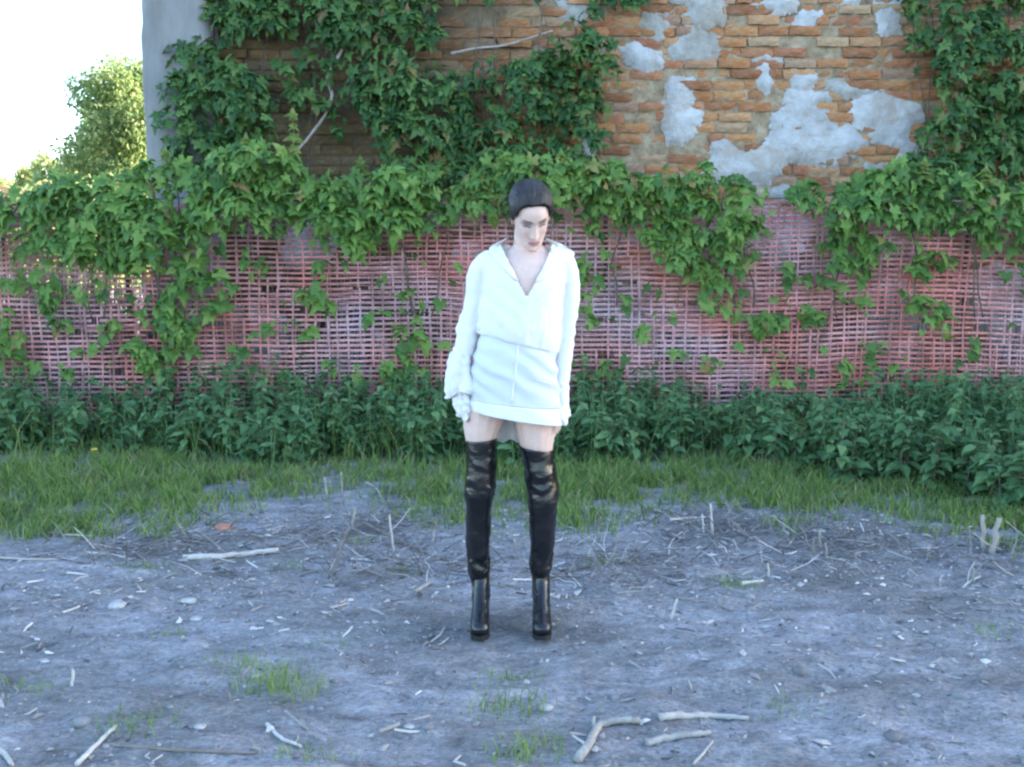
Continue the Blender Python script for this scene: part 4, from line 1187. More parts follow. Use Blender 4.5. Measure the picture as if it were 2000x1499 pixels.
# --- head, in its own frame: x to her left (image right), y forward, z up
HEAD_C = B(1036, 424, -.05)
yaw, pit, rol = math.radians(10), math.radians(-36), math.radians(-5)
HR = (Matrix.Rotation(yaw, 3, 'Z') @ Matrix.Rotation(rol, 3, 'Y') @ Matrix.Rotation(-pit, 3, 'X'))
FLIP = np.array([[1, 0, 0], [0, -1, 0], [0, 0, 1.0]])       # local forward -> world -Y
HRn = np.array(HR) @ FLIP
HS = .925
def head_to_world(V): return (V * HS) @ HRn.T + HEAD_C
def world_to_head(V): return (V - HEAD_C) @ HRn / HS
HT = np.array([  # z, half width, front, back
 (-.116, .016, .074, .050), (-.108, .028, .084, .030), (-.092, .040, .0885, .004), (-.070, .051, .088, -.022), (-.040, .0605, .087, -.048),
 (-.010, .0665, .0885, -.070), (.018, .069, .089, -.084), (.045, .0680, .092, -.090), (.070, .0630, .086, -.088), (.092, .052, .069, -.077), (.108, .035, .045, -.056), (.117, .018, .018, -.03)])
def G(x, z, cx_, cz, sx, sz): return np.exp(-(((x - cx_) / sx) ** 2 + ((z - cz) / sz) ** 2))
def head_geo(grow=0.0, feats=True, n=64, m=70):
    R = smooth_path(HT, m); a = np.arange(n) * 2 * math.pi / n
    ca, sa = np.cos(a), np.sin(a); q = (np.abs(ca) ** 2.25 + np.abs(sa) ** 2.25) ** (-1 / 2.25)
    V = []
    for z, w, f, b in R:
        c = (f + b) / 2; d = (f - b) / 2
        V.append(np.stack([ca * q * (w + grow), c + sa * q * (d + grow), np.full(n, z * (1 + grow * 8))], 1))
    N = len(V); V = np.concatenate(V)
    if feats:
        x, y, z = V.T; fr = np.clip((y - .035) / .03, 0, 1); ax = np.abs(x); d = np.zeros(len(V))
        t = np.clip((.028 - z) / .064, 0, 1)                      # bridge -> tip
        nose = np.where((z < .034) & (z > -.046), (.004 + .021 * t ** 1.15) * np.exp(-(x / (.0075 + .006 * t)) ** 2), 0)
        nose *= np.clip((z + .046) / .010, 0, 1)
        d += nose + .006 * G(ax, z, .0125, -.033, .006, .007)
        d += -.010 * G(ax, z, .031, .017, .015, .011) + .0055 * G(ax, z, .031, .012, .012, .0075) + .0035 * G(ax, z, .028, .037, .02, .007)
        d += .0045 * G(ax, z, .040, -.018, .018, .018) - .003 * G(ax, z, .043, -.062, .015, .02)
        d += .0065 * G(x, z, 0, -.0605, .017, .0055) + .0075 * G(x, z, 0, -.0725, .015, .006) - .0035 * G(x, z, 0, -.0665, .022, .0022) - .004 * G(x, z, 0, -.085, .016, .005)
        d += .006 * G(x, z, 0, -.1, .016, .011)
        V[:, 1] += d * fr
    i = np.arange(N - 1)[:, None] * n; j = np.arange(n)[None]; k = (j + 1) % n
    Q = np.stack([i + j, i + k, i + n + k, i + n + j], -1).reshape(-1, 4)
    c0 = len(V); V = np.concatenate([V, V[:n].mean(0, keepdims=True), V[-n:].mean(0, keepdims=True)])
    jj = np.arange(n); kk = (jj + 1) % n; e = (N - 1) * n
    T = np.concatenate([np.stack([np.full(n, c0), kk, jj], 1), np.stack([np.full(n, c0 + 1), e + jj, e + kk], 1)])
    return V, Q, T
hv, hq, ht = head_geo()
def ear(s):
    a = np.linspace(0, 2 * math.pi, 15)[:-1]
    P = np.stack([np.full(14, s * .069), -.004 + .016 * np.cos(a) - .004 * np.sin(a), -.004 + .029 * np.sin(a)], 1)
    V, Q, T = tube_geo(np.stack([np.full(5, 0) + s * np.linspace(.060, .078, 5), np.linspace(-.002, -.012, 5), np.full(5, -.003)], 1), np.array([[.013, .026], [.014, .028], [.016, .031], [.015, .029], [.009, .02]]), 12, True, up=(0, 0, 1))
    return head_to_world(V), Q, T

# --- hands
def hand(wrist, direc, palm_n, side, curl, length=.172):
    """five-fingered hand: wrist point, direction of the fingers, direction the palm faces, side of the thumb"""
    d = np.array(direc, float); d /= np.linalg.norm(d); n_ = np.array(palm_n, float); n_ -= n_.dot(d) * d; n_ /= np.linalg.norm(n_)
    s = np.cross(d, n_) * side; L = length; W = np.array(wrist, float); out = []
    out.append(tube_geo(np.array([W - d * .03, W, W + d * .25 * L, W + d * .45 * L, W + d * .53 * L]), np.array([[.026, .018], [.026, .018], [.036, .0155], [.038, .0135], [.034, .01]]), 12, True, up=n_))
    for k, (off, fl, rd) in enumerate(((.0275, .40, .0078), (.0095, .45, .0082), (-.0085, .42, .0078), (-.0255, .33, .0068))):
        p = W + d * .46 * L + s * off; ang = 0.0; pts = [p - d * .02, p]; dd = d + s * off * 2.2; dd /= np.linalg.norm(dd)
        for seg, q in zip((.44, .32, .24), (.55, 1.0, .8)):
            ang += curl * q; p = p + (dd * math.cos(ang) + n_ * math.sin(ang)) * fl * L * seg; pts.append(p)
        P = smooth_path(pts, 12); out.append(tube_geo(P, np.linspace(rd, rd * .72, 12), 9, True, up=n_))
    p = W + d * .1 * L + s * .022
    pts = [p, p + (s * .62 + d * .75 + n_ * .15) * .03, p + (s * .62 + d * .85 + n_ * .35) * .058, p + (s * .45 + d * 1.1 + n_ * .55) * .076]
    out.append(tube_geo(smooth_path(pts, 10), np.linspace(.0125, .0075, 10), 9, True, up=n_))
    return out
w_r = B(897, 742, .0); w_l = B(1092, 783, .01)

# --- body rows
torso = loft([(960, 1060, 812, .02, .06), (934, 1080, 785, .02, .10), (928, 1084, 745, .015, .105), (945, 1074, 690, .01, .088), (952, 1078, 640, .005, .085), (948, 1088, 590, -.005, .098), (944, 1096, 550, -.005, .100), (956, 1096, 517, .0, .084), (980, 1078, 495, .015, .062), (1004, 1058, 480, .02, .05)], 32)
legR = limb([(948, 800, .03, .088, .09), (941, 835, .03, .073, .08), (939.5, 862, .029, .060, .071), (939, 900, .02, .05, .058), (936, 955, .01, .042, .046), (934, 1010, .03, .038, .046), (934, 1070, .045, .032, .04), (936, 1120, .053, .024, .03), (938, 1165, .06, .022, .028), (939, 1195, .03, .026, .034)])
legL = limb([(1046, 800, .03, .09, .09), (1047, 850, .03, .074, .082), (1049.5, 882, .029, .060, .072), (1053, 912, .022, .052, .06), (1058, 960, .01, .044, .046), (1060, 1010, .03, .04, .046), (1058, 1070, .045, .033, .04), (1056, 1120, .053, .024, .03), (1054, 1165, .06, .022, .028), (1055, 1195, .03, .026, .034)])
armR = limb([(966, 518, .012, .032, .040), (947, 532, .012, .032, .040), (926, 585, .02, .027, .034), (917, 640, .025, .028, .034), (906, 695, .015, .027, .030), (897, 745, .0, .024, .019)])
armL = limb([(1082, 518, .012, .032, .040), (1100, 532, .012, .032, .040), (1109, 590, .02, .027, .034), (1103, 650, .025, .028, .034), (1097, 715, .02, .026, .030), (1092, 786, .01, .024, .019)])
neck = limb([(1032, 440, .0, .05, .052), (1031, 462, .005, .052, .054), (1030, 482, .014, .055, .055), (1030, 500, .02, .066, .056)])
def foot(xc):
    g = B(xc, 1225); zb = 0
    return tube_geo(np.array([(g[0], Y0 + .085, .155), (g[0], Y0 + .05, .13), (g[0], Y0 - .02, .085), (g[0], Y0 - .085, .047), (g[0], Y0 - .135, .035)]), np.array([[.026, .03], [.03, .035], [.034, .028], [.037, .02], [.024, .012]]), 14, True, up=(0, 0, 1))
handR = hand(w_r, (.09, -.02, -1), (.9, .25, 0), -1, .30)
handL = hand(w_l, (-.01, -.02, -1), (-.9, .3, 0), 1, .32)
parts = [torso, legR, legL, armR, armL, neck, (head_to_world(hv), hq, ht), ear(-1), ear(1), foot(939), foot(1057)] + handR + handL
V, F = remesh("body", parts, .0030, 4, .5)
# skin colours: lips, brows, lids and lashes belong to the face
H = world_to_head(V); x, y, z = H.T; ax = np.abs(x)
isface = (np.linalg.norm(H, axis=1) < .15) & (y > .035)
base = np.array([.61, .435, .37]); col = np.repeat(base[None], len(V), 0)
knee = V[:, 2] < .95
def blend(mask, c):
    global col
    mask = np.clip(mask, 0, 1)[:, None]; col = col * (1 - mask) + np.array(c) * mask
blend(.35 * G(ax, z, .042, -.02, .02, .02) * isface, (.62, .36, .33))
lipw = np.clip(1.25 - (ax / .0235) ** 2, 0, 1)
lip = np.clip((.0115 * lipw ** .6 - np.abs(z + .0665)) / .003, 0, 1) * (ax < .0235)
blend(lip * isface * .9, (.40, .17, .20))
blend(np.clip((.0016 - np.abs(z + .0665)) / .001, 0, 1) * (ax < .022) * isface * .7, (.22, .09, .11))
bz = .0345 + .004 * np.clip(1 - ((ax - .034) / .02) ** 2, -1, 1)
blend(np.clip((.0062 - np.abs(z - bz)) / .004, 0, 1) * np.clip((ax - .009) / .005, 0, 1) * np.clip((.053 - ax) / .010, 0, 1) * isface * .85, (.05, .037, .035))
blend(.8 * np.clip(1.4 * G(ax, z, .031, .022, .018, .0095), 0, 1) * isface, (.13, .09, .095))
blend(.85 * np.clip((.0042 - np.abs(z - .0115 + .003 * ((ax - .031) / .016) ** 2)) / .003, 0, 1) * np.clip((.017 - np.abs(ax - .031)) / .004, 0, 1) * isface, (.03, .022, .024))
lf_ = .0985 - 7.0 * x ** 2
blend(.75 * np.clip((z - lf_ + .009) / .010, 0, 1) * (np.linalg.norm(H, axis=1) < .16), (.07, .05, .045))
blend(.6 * G(ax, z, .006, -.043, .004, .003) * isface, (.2, .09, .08))
o = obj("body", V, F, M['skin'], woman, None, True)
ca = o.data.color_attributes.new("col", 'FLOAT_COLOR', 'POINT')
ca.data.foreach_set("color", np.concatenate([col, np.ones((len(col), 1))], 1).astype(np.float32).ravel())

# --- hair: a cap that follows the skull, cut at the hairline, combed back into a low knot
hv2, hq2, ht2 = head_geo(.006, False, 96, 90)
x, y, z = hv2.T
lineF = .1025 - 7.0 * x ** 2 - .0022 * np.exp(-(x / .014) ** 2) + .002 * np.exp(-((np.abs(x) - .03) / .014) ** 2) - np.clip((np.abs(x) - .048) / .02, 0, 1) ** 1.6 * .03
tb = np.clip((y - .004) / .034, 0, 1); tb = tb * tb * (3 - 2 * tb)
hl = lineF * tb + (1 - tb) * -.004 + .0012 * fbm(np.stack([x, y, 0 * x], 1) * 160, 12, 2)
keepv = z > hl
keepv[-2] = False
strand = .001 * np.sin(x * 900 + 6 * fbm(hv2 * 40, 3, 2)) + .0022 * fbm(hv2 * np.array([90, 14, 30]), 8, 3)
nrmv = hv2 - np.array([0, 0, .01]); nrmv /= np.linalg.norm(nrmv, axis=1)[:, None] + 1e-9
top = np.clip((z - .04) / .06, 0, 1) * np.clip((.075 - y) / .05, 0, 1)
edge_in = np.clip((z - hl) / .022, 0, 1)
hv2 = hv2 + nrmv * (strand * edge_in + .009 * top - .0062 * (1 - edge_in) - .005 * np.clip((.06 - z) / .05, 0, 1))[:, None]
kq = hq2[keepv[hq2].all(1)]; kt = ht2[keepv[ht2].all(1)]
used = np.unique(np.concatenate([kq.ravel(), kt.ravel()])); rm = -np.ones(len(hv2), int); rm[used] = np.arange(len(used))
hair = obj("hair", head_to_world(hv2[used]), [rm[kq], rm[kt]] if len(kt) else rm[kq], M['hair'], woman, None, True)
sm = hair.modifiers.new("thick", 'SOLIDIFY'); sm.thickness = .012; sm.offset = -1
r = np.random.default_rng(91)
V_, F_ = rock_geo(r, 3); V_ = V_ / np.abs(V_).max() * np.array([.045, .035, .04]) + np.array([0, -.122, .0])
V_ = V_ + .004 * fbm(V_ * 60, 4, 2)[:, None]
obj("hair_knot", head_to_world(V_), F_, M['hair'], woman, None, True)
mb = MB()
def strand_path(pts, rad, k=10): mb.tube(smooth_path(head_to_world(np.array(pts)), k), np.linspace(rad, rad * .4, k), 5, r.random())
for s in (-1, 1):
    for _ in range(6 if s < 0 else 3):                        # loose wisps in front of the ears
        o_ = r.normal(0, .006, 3)
        strand_path([np.array([s * .070, .012, .05]) + o_, np.array([s * (.082 + r.uniform(0, .008)), .012, .0]) + o_, np.array([s * (.076 + r.uniform(0, .012)), .016 + r.uniform(-.02, .02), -.045]) + o_, np.array([s * (.068 + r.uniform(0, .018)), .02, -.09 + r.uniform(-.02, .03)]) + o_], .0012)
for _ in range(70):                                             # flyaway hairs round the head
    a = r.uniform(-1.9, 1.9); e = r.uniform(-.2, 1.0); p = np.array([math.sin(a) * .083, -.01 - r.uniform(0, .09), .03 + .09 * e * math.cos(a * .6)])
    q = p * (1.08 + r.uniform(0, .1)) + r.normal(0, .012, 3); q2 = q + np.array([r.normal(0, .015), -.03, -.02])
    strand_path([p * .95, q, q2], .0006, 7)
for _ in range(14):                                             # loose lock sticking out behind on the image left
    o_ = r.normal(0, .007, 3); strand_path([np.array([-.07, -.05, .06]) + o_, np.array([-.092, -.06, .05]) + o_, np.array([-.102 - r.uniform(0, .012), -.06, .02]) + o_, np.array([-.096, -.05, -.02]) + o_], .0012)
for _ in range(260):                                            # fine hairs softening the hairline, combed back
    xx = r.uniform(-.062, .062); zl = .0975 - 7.0 * xx * xx - max(0, (abs(xx) - .048) / .02) ** 1.6 * .03
    yy = .068 * math.sqrt(max(.05, 1 - (xx / .078) ** 2)); q = np.array([xx, yy, zl + r.uniform(-.009, .004)])
    strand_path([q, q * np.array([1.02, .97, 1.0]) + np.array([0, -.002, .010]), q * np.array([1.0, .82, 1.0]) + np.array([0, 0, .022])], .0007, 6)
hb = BVHTree.FromPolygons([tuple(v) for v in hv2], [tuple(int(a_) for a_ in f) for f in kq])
for _ in range(520):                                            # combed strands lying on the cap, from hairline to the knot
    xx = r.uniform(-.066, .066); P_ = []
    lift = r.uniform(.0005, .0022) + (r.random() < .06) * r.uniform(.002, .005)
    for t_ in np.linspace(r.uniform(-.06, .25), r.uniform(.6, 1.0), 11):
        a_ = math.radians(58 + 130 * t_)                        # sweep over the crown
        q = Vector((xx * (1 - .45 * t_ ** 2) * 1.05, .13 * math.cos(a_) - .005, .03 + .14 * math.sin(a_) * (1 - .5 * (abs(xx) / .066) ** 3)))
        loc, nn_, *_r = hb.find_nearest(q)
        P_.append(np.array(loc) + np.array((q - loc).normalized()) * lift + r.normal(0, .0004, 3))
    V_, Q_, T_ = tube_geo(head_to_world(np.array(P_)), np.linspace(.0011, .0006, 11), 4, False); mb.add(V_, Q_, r.random())
mb.obj("hair_strands", M['wisp'], woman, True)

# --- boots
def boot(rows, xc, seed, tilt):
    R = smooth_path(np.array(rows, float), 90); n_ = 40; a = np.arange(n_) * 2 * math.pi / n_; Vs = []
    for l, rr_, py, dy, hd in R:
        c = B((l + rr_) / 2, py, dy); hw = (rr_ - l) / 2 * MPP
        ring = np.stack([c[0] + np.cos(a) * hw, c[1] + np.sin(a) * hd, c[2] + 0 * a], 1); Vs.append(ring)
    V = np.array(Vs); t = np.linspace(0, 1, len(V))[:, None]
    V[..., 2] += (1 - t) ** 6 * np.cos(a)[None] * tilt
    # soft leather: slumped rings at knee and ankle
    zz = V[..., 2]; ang = np.arctan2(V[..., 1] - V[..., 1].mean(1, keepdims=True), V[..., 0] - V[..., 0].mean(1, keepdims=True))
    w = np.exp(-((zz - .58) / .07) ** 2) + 1.1 * np.exp(-((zz - .27) / .05) ** 2) + .8
    P3 = np.stack([np.cos(ang) * 1.1, np.sin(ang) * 1.1, zz * 26 + 1.4 * np.cos(ang + seed)], -1)
    topf = np.clip((zz.max() - zz) / .06, 0, 1)
    q_ = fbm(P3 * np.array([1, 1, .75]) + seed * 7, 120 + seed, 3)
    crease = -np.abs(fbm(P3 * np.array([.8, .8, .9]) + seed * 13, 150 + seed, 2))          # sharp folds in the soft shaft
    dsp = topf * w * (.0055 * q_ + .0085 * (crease + .2))
    cen = V.mean(1, keepdims=True); dirv = V - cen; dirv[..., 2] = 0; dirv /= np.linalg.norm(dirv, axis=2, keepdims=True) + 1e-9
    V = V + dirv * dsp[..., None]
    N = len(V); i = np.arange(N - 1)[:, None] * n_; j = np.arange(n_)[None]; k = (j + 1) % n_
    Q = np.stack([i + j, i + n_ + j, i + n_ + k, i + k], -1).reshape(-1, 4)
    Vf = V.reshape(-1, 3)
    bt = obj("boot", Vf, Q, M['leather'], woman, None, True)
    sd = bt.modifiers.new("thick", 'SOLIDIFY'); sd.thickness = .004; sd.offset = -1
    # foot: arched upper from heel to rounded toe
    x0 = float(B(xc, 1225)[0])
    path = smooth_path([(0, .062, .26, .033, .042), (0, .063, .215, .0355, .045), (0, .056, .17, .0355, .047), (0, .03, .128, .0345, .046), (0, -.015, .090, .0345, .041), (0, -.065, .062, .0365, .034), (0, -.105, .050, .038, .030), (0, -.135, .044, .034, .025), (0, -.152, .040, .023, .016), (0, -.158, .038, .008, .006)], 40)
    P = path[:, :3] + np.array([x0, Y0, 0]); ft = tube_geo(P, path[:, 3:], 26, True, up=(0, -.7, .7))
    Vq = ft[0].copy(); Vq[:, 2] = np.maximum(Vq[:, 2], .016 + np.clip((Vq[:, 1] - Y0 + .05) / .14, 0, 1) ** 1.3 * .075)
    Vq += .002 * fbm(Vq * 45, 130 + seed, 3)[:, None]
    obj("boot_foot", Vq, [ft[2], ft[1]], M['leather'], bt, None, True)
    # platform sole and stiletto heel
    mb = MB(); ts = np.linspace(-.155, .10, 16)
    wv = np.interp(ts, [-.156, -.145, -.11, -.05, .03, .10], [.009, .027, .0375, .034, .027, .024]); zt = np.interp(ts, [-.16, -.06, .02, .1], [.021, .021, .062, .100]); zb = np.interp(ts, [-.16, -.14, -.05, .02, .1], [.008, .001, .001, .062, .095])
    Vv = []
    for yy, w_, a_, b_ in zip(ts, wv, zb, zt): Vv += [(x0 - w_, Y0 + yy, a_), (x0 + w_, Y0 + yy, a_), (x0 + w_, Y0 + yy, b_), (x0 - w_, Y0 + yy, b_)]
    Fq = [(4 * q + p, 4 * q + (p + 1) % 4, 4 * q + 4 + (p + 1) % 4, 4 * q + 4 + p) for q in range(15) for p in range(4)] + [(3, 2, 1, 0), (60, 61, 62, 63)]
    mb.add(Vv, Fq); mb.obj("sole", M['sole'], bt)
    mb = MB(); mb.tube([(x0, Y0 + .09, .13), (x0, Y0 + .105, .08), (x0, Y0 + .112, .03), (x0, Y0 + .112, .001)], [[.026, .022], [.014, .013], [.008, .009], [.009, .010]], 10); mb.obj("heel", M['sole'], bt, True)
boot([(910, 971, 856, .03, .084), (909, 970, 885, .028, .08), (909, 969, 912, .022, .075), (907, 966, 946, .012, .066), (907, 963, 965, .01, .063), (909, 959.5, 1001, .03, .063), (909, 958.5, 1046, .045, .06), (912, 957, 1084, .05, .054), (913, 957, 1112, .053, .047), (918, 957, 1134, .06, .043), (919.5, 958.5, 1150, .047, .058), (919.5, 958.5, 1166, .032, .068)], 939, 1, .004)
boot([(1012, 1083, 873, .03, .088), (1018, 1084, 895, .028, .082), (1022, 1085, 912, .022, .077), (1027, 1089, 946, .012, .068), (1032, 1088, 983, .01, .064), (1033, 1087, 1012, .03, .064), (1034, 1084, 1055, .045, .06), (1035, 1079, 1084, .05, .054), (1036, 1076, 1112, .053, .047), (1039, 1073, 1131, .06, .042), (1037.5, 1075.5, 1150, .047, .058), (1037.5, 1075.5, 1166, .032, .068)], 1057, 2, -.008)

# --- shirt: blousing body and long sleeves as one surface, cut open at the neck
sh_t = loft([(938, 1078, 652, .005, .09), (932, 1090, 647, .0, .104), (933, 1094, 632, -.002, .112), (936, 1098, 605, -.005, .115), (941, 1100, 575, -.008, .115), (943, 1103, 548, -.008, .114), (943, 1107, 520, -.002, .100), (946, 1104, 505, .008, .086), (957, 1097, 492, .012, .072), (978, 1082, 477, .02, .062)], 40, 6)
Vt = sh_t[0]; zz0 = B(1000, 650)[2]; lowf = np.clip((B(1000, 585)[2] - Vt[:, 2]) / .12, 0, 1)
Vt[:, 2] -= lowf ** 2 * (Vt[:, 0] - B(935, 650)[0]) * .27
slR = limb([(966, 508, .012, .041, .052), (946, 516, .012, .042, .052), (933, 540, .014, .042, .05), (926, 590, .02, .038, .047), (917, 632, .025, .041, .05), (913, 650, .024, .045, .052), (907, 685, .015, .038, .045), (903, 700, .01, .036, .04)], 8, 22)
slL = limb([(1083, 507, .012, .041, .052), (1101, 515, .012, .043, .052), (1108, 540, .014, .042, .05), (1110, 590, .02, .040, .05), (1104, 640, .025, .040, .05), (1100, 690, .022, .035, .046), (1095, 740, .016, .033, .042), (1093, 758, .012, .033, .04)], 8, 22)
V, F = remesh("shirt", [sh_t, slR, slL], .005, 3, .5)
nv = V - np.stack([np.full(len(V), B(1018, 600)[0]), np.full(len(V), Y0), V[:, 2]], 1)
dn = nv / (np.linalg.norm(nv, axis=1)[:, None] + 1e-9)
lowb = np.exp(-((V[:, 2] - zz0) / .07) ** 2)
arm = (np.abs(V[:, 0] - B(1018, 600)[0]) > .155)
fo = .006 * fbm(V * np.array([12, 9, 6]), 141, 3) + .006 * lowb * fbm(V * np.array([44, 26, 9]), 142, 3) + .0028 * fbm(V * np.array([40, 30, 26]), 144, 2)
diag = .0018 * np.sin((V[:, 2] * 1.0 - np.abs(V[:, 0] - B(1028, 600)[0]) * .9) * 85 + 5 * fbm(V * 8, 143, 2)) * np.exp(-((V[:, 2] - 1.27) / .12) ** 2)
slv = .0025 * np.sin(V[:, 2] * 120 + 4 * fbm(V * 12, 145, 2) + V[:, 0] * 40) * arm * (np.exp(-((V[:, 2] - 1.18) / .06) ** 2) + .3)
V = V + dn * (fo + diag * (~arm) + slv)[:, None]
# open V of the neck, in photo pixels on the front, and the neck hole behind
spx, spy = to_px(V)
vl = np.interp(spy, [440, 470, 480, 520, 578], [985, 981, 980, 999, 1028]); vr = np.interp(spy, [440, 470, 480, 520, 578], [1072, 1076, 1077, 1062, 1029])
cut = (spx > vl) & (spx < vr) & (spy < 579) & (V[:, 1] < Y0 - .0)
neckc = B(1030, 480, .02)
cut |= (((V[:, 0] - neckc[0]) / .088) ** 2 + ((V[:, 1] - neckc[1]) / .075) ** 2 < 1) & (V[:, 2] > B(1030, 500)[2])
kf = F[~cut[F].any(1)]; used = np.unique(kf); rm = -np.ones(len(V), int); rm[used] = np.arange(len(used))
SV, SF = V[used], rm[kf]
shirt = obj("shirt", SV, SF, M['shirt'], woman, None, True)
bvh = BVHTree.FromPolygons([tuple(v) for v in SV], [tuple(int(a) for a in f) for f in SF])
def drape(grid, off, name, mat, parent, thick=.004, ripple=0.0, seed=0):
    """grid of photo pixels laid on the front of the shirt (rows x cols), lifted by off"""
    g = np.asarray(grid, float); h_, w_ = g.shape[:2]; V = np.zeros((h_, w_, 3)); camp = Vector(cam.location)
    last = None; miss = []
    for i in range(h_):
        for j in range(w_):
            p = Vector(PW(g[i, j, 0], g[i, j, 1], Y0)); d = (p - camp).normalized()
            hit = bvh.ray_cast(camp, d)
            o_ = off[i][j] if not np.isscalar(off) else off
            if hit[0] is not None and hit[0].y < Y0 + .06: V[i, j] = hit[0] - d * o_; last = V[i, j].copy()
            else: miss.append((i, j))
    ok = np.ones((h_, w_), bool)
    for m_ in miss: ok[m_] = False
    for i, j in miss:
        idx = np.argwhere(ok); q = idx[np.argmin(((idx - (i, j)) ** 2).sum(1))]; Yq = V[q[0], q[1], 1]
        V[i, j] = PW(g[i, j, 0], g[i, j, 1], Yq + .012)
    for _ in range(3):
        Vs = V.copy(); Vs[1:-1, 1:-1, 1] = (V[:-2, 1:-1, 1] + V[2:, 1:-1, 1] + V[1:-1, :-2, 1] + V[1:-1, 2:, 1]) / 4; V = Vs
    if ripple: V[..., 1] += ripple * fbm(V * 30, seed, 2)
    ii = np.arange(h_ - 1)[:, None] * w_; jj = np.arange(w_ - 1)[None]
    Q = np.stack([ii + jj, ii + w_ + jj, ii + w_ + jj + 1, ii + jj + 1], -1).reshape(-1, 4)
    o = obj(name, V.reshape(-1, 3), Q, mat, parent, None, True)
    s = o.modifiers.new("thick", 'SOLIDIFY'); s.thickness = thick; s.offset = 0
    return o
def quad_grid(inner, outer, n=16, m=6):
    a = smooth_path(inner, n); b = smooth_path(outer, n); t = np.linspace(0, 1, m)[None, :, None]
    return a[:, None] * (1 - t) + b[:, None] * t
offc = [[.005 + .004 * math.sin(math.pi * min(1, j / 4)) for j in range(6)] for i in range(16)]
drape(quad_grid([(990, 466), (980, 478), (988, 500), (1000, 524), (1012, 548)], [(979, 472), (956, 485), (963, 503), (982, 524), (1006, 548)]), offc, "collar", M['shirt'], shirt)
drape(quad_grid([(1066, 466), (1077, 480), (1070, 502), (1060, 524), (1046, 550)], [(1076, 469), (1104, 482), (1122, 499), (1090, 524), (1054, 550)]), offc, "collar", M['shirt'], shirt)
# ruffled cuffs that fall over the hands
def cuff(pts, seed, amp):
    R = smooth_path(np.array([[*B(p[0], p[1], p[2]), p[3], p[4]] for p in pts]), 34); n_ = 48
    V, Q, T = tube_geo(R[:, :3], R[:, 3:], n_, False)
    V = V.reshape(34, n_, 3); a = np.arange(n_) * 2 * math.pi / n_; t = np.linspace(0, 1, 34)[:, None]
    rip = amp * (.25 + t) * (np.sin(5 * a[None] + 2.2 * fbm(np.stack([t * 3 + 0 * a, np.cos(a)[None] + 0 * t], -1), seed, 2) * 2 + seed) + .8 * fbm(np.stack([np.cos(a)[None] * 2 + 0 * t, np.sin(a)[None] * 2 + 0 * t, t * 4 + 0 * a[None]], -1), seed + 4, 3)) + .006 * fbm(np.stack([np.cos(a)[None] + 0 * t, np.sin(a)[None] + 0 * t, t * 9 + 0 * a[None]], -1), seed + 9, 2)
    c = V.mean(1, keepdims=True); d = V - c; d /= np.linalg.norm(d, axis=2, keepdims=True); V = V + d * rip[..., None]
    V[..., 2] += (t ** 3 * .012 * np.sin(3 * a[None] + seed))
    o = obj("cuff", V.reshape(-1, 3), Q, M['shirt'], shirt, None, True)
    s = o.modifiers.new("thick", 'SOLIDIFY'); s.thickness = .003; s.offset = 0
cuff([(905, 684, .012, .034, .04), (900, 700, .006, .040, .044), (898, 722, .0, .046, .046), (900, 752, -.004, .052, .05), (902, 768, -.004, .050, .048)], 3, .011)
cuff([(900, 752, .0, .034, .036), (904, 778, -.003, .036, .04), (909, 800, -.004, .032, .038), (913, 816, -.004, .026, .036)], 5, .008)
cuff([(1094, 748, .012, .030, .036), (1093, 765, .008, .032, .038), (1093, 790, .006, .032, .038), (1094, 812, .004, .03, .038), (1095, 824, .004, .027, .036)], 8, .005)

# --- skirt
sk = [(944, 1080, 640, .008, .09), (934, 1084, 668, .008, .105), (925, 1088, 700, .008, .113), (919, 1092, 735, .01, .119), (919, 1095, 765, .012, .123), (919, 1098, 795, .013, .125), (919, 1099, 813, .013, .126)]
R = smooth_path(np.array(sk, float), 60); n_ = 96; a = np.arange(n_) * 2 * math.pi / n_; Vs = []
for l, rr_, py, dy, hd in R:
    c = B((l + rr_) / 2, py, dy); hw = (rr_ - l) / 2 * MPP
    q = (np.abs(np.cos(a)) ** 2.4 + np.abs(np.sin(a)) ** 2.4) ** (-1 / 2.4)
    Vs.append(np.stack([c[0] + np.cos(a) * q * hw, c[1] + np.sin(a) * q * hd, c[2] + 0 * a], 1))
V = np.array(Vs); t = np.linspace(0, 1, 60)[:, None]
V[..., 2] -= t ** 2 * (V[..., 0] - B(1010, 800)[0]) * .17
cen = V.mean(1, keepdims=True); d = V - cen; d[..., 2] = 0; d /= np.linalg.norm(d, axis=2, keepdims=True)
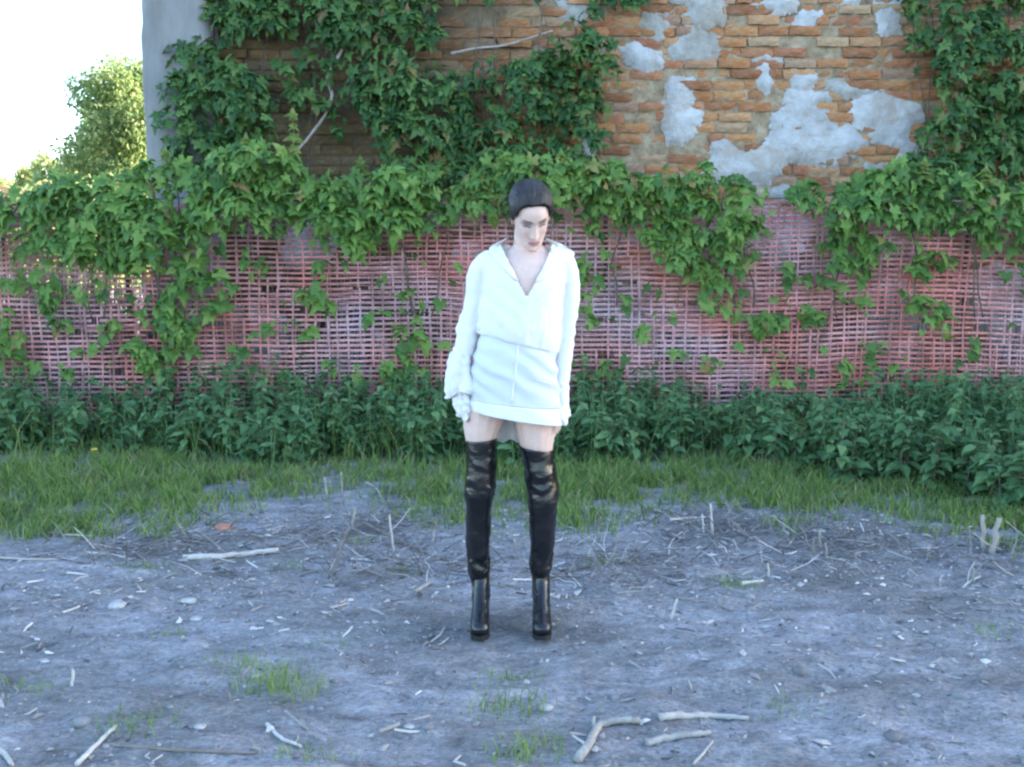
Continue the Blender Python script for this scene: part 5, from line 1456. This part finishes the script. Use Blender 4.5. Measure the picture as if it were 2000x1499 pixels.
fo = .005 * fbm(V * np.array([9, 9, 20]), 151, 3) + .0045 * np.sin(V[..., 2] * 95 + V[..., 0] * 55 + 4 * fbm(V * 9, 152, 2)) * np.exp(-((t - .45) / .3) ** 2) + .006 * t ** 4 * fbm(np.stack([np.cos(a)[None] * 3 + 0 * t, np.sin(a)[None] * 3 + 0 * t, t + 0 * a[None]], -1), 153, 2)
band = np.clip((t - .77) / .03, 0, 1) * .0025
V = V + d * (fo + band)[..., None]
SKV = V
i = np.arange(59)[:, None] * n_; j = np.arange(n_)[None]; k = (j + 1) % n_
Q = np.stack([i + j, i + n_ + j, i + n_ + k, i + k], -1).reshape(-1, 4)
split = 46
skirt = obj("skirt", V[:split + 1].reshape(-1, 3), Q[:split * n_], M['skirt'], woman, None, True)
s = skirt.modifiers.new("thick", 'SOLIDIFY'); s.thickness = .003; s.offset = -1
hem = obj("hem_band", V[split:].reshape(-1, 3), Q[:(59 - split) * n_], M['shirt'], skirt, None, True)
s = hem.modifiers.new("thick", 'SOLIDIFY'); s.thickness = .005; s.offset = -1
bvh = BVHTree.FromPolygons([tuple(v) for v in V.reshape(-1, 3)], [tuple(int(b_) for b_ in f) for f in Q])
drape(quad_grid([(1010, 672), (1007, 710), (1002, 750), (997, 788)], [(1015, 674), (1012, 710), (1006.5, 750), (1001, 789)], 16, 4), .0012, "placket", M['shirt'], skirt, .002)
drape(quad_grid([(1042, 742), (1060, 745), (1078, 750)], [(1042, 744.5), (1060, 747.5), (1078, 752.5)], 8, 3), .001, "pocket_edge", M['shirt'], skirt, .0015)
# longer tail of the shirt hanging behind the thighs
gx_ = np.linspace(930, 1082, 24); gt = np.linspace(0, 1, 12)
V = np.array([[B(x_, 800 + (862 + 4 * math.sin(x_ * .2) - 800) * t_, .115 + .012 * math.sin(x_ * .13) + .01 * t_) for x_ in gx_] for t_ in gt])
ii = np.arange(11)[:, None] * 24; jj = np.arange(23)[None]
tl = obj("shirt_tail", V.reshape(-1, 3), np.stack([ii + jj, ii + 24 + jj, ii + 24 + jj + 1, ii + jj + 1], -1).reshape(-1, 4), M['shirt'], shirt, None, True)
s = tl.modifiers.new("thick", 'SOLIDIFY'); s.thickness = .003
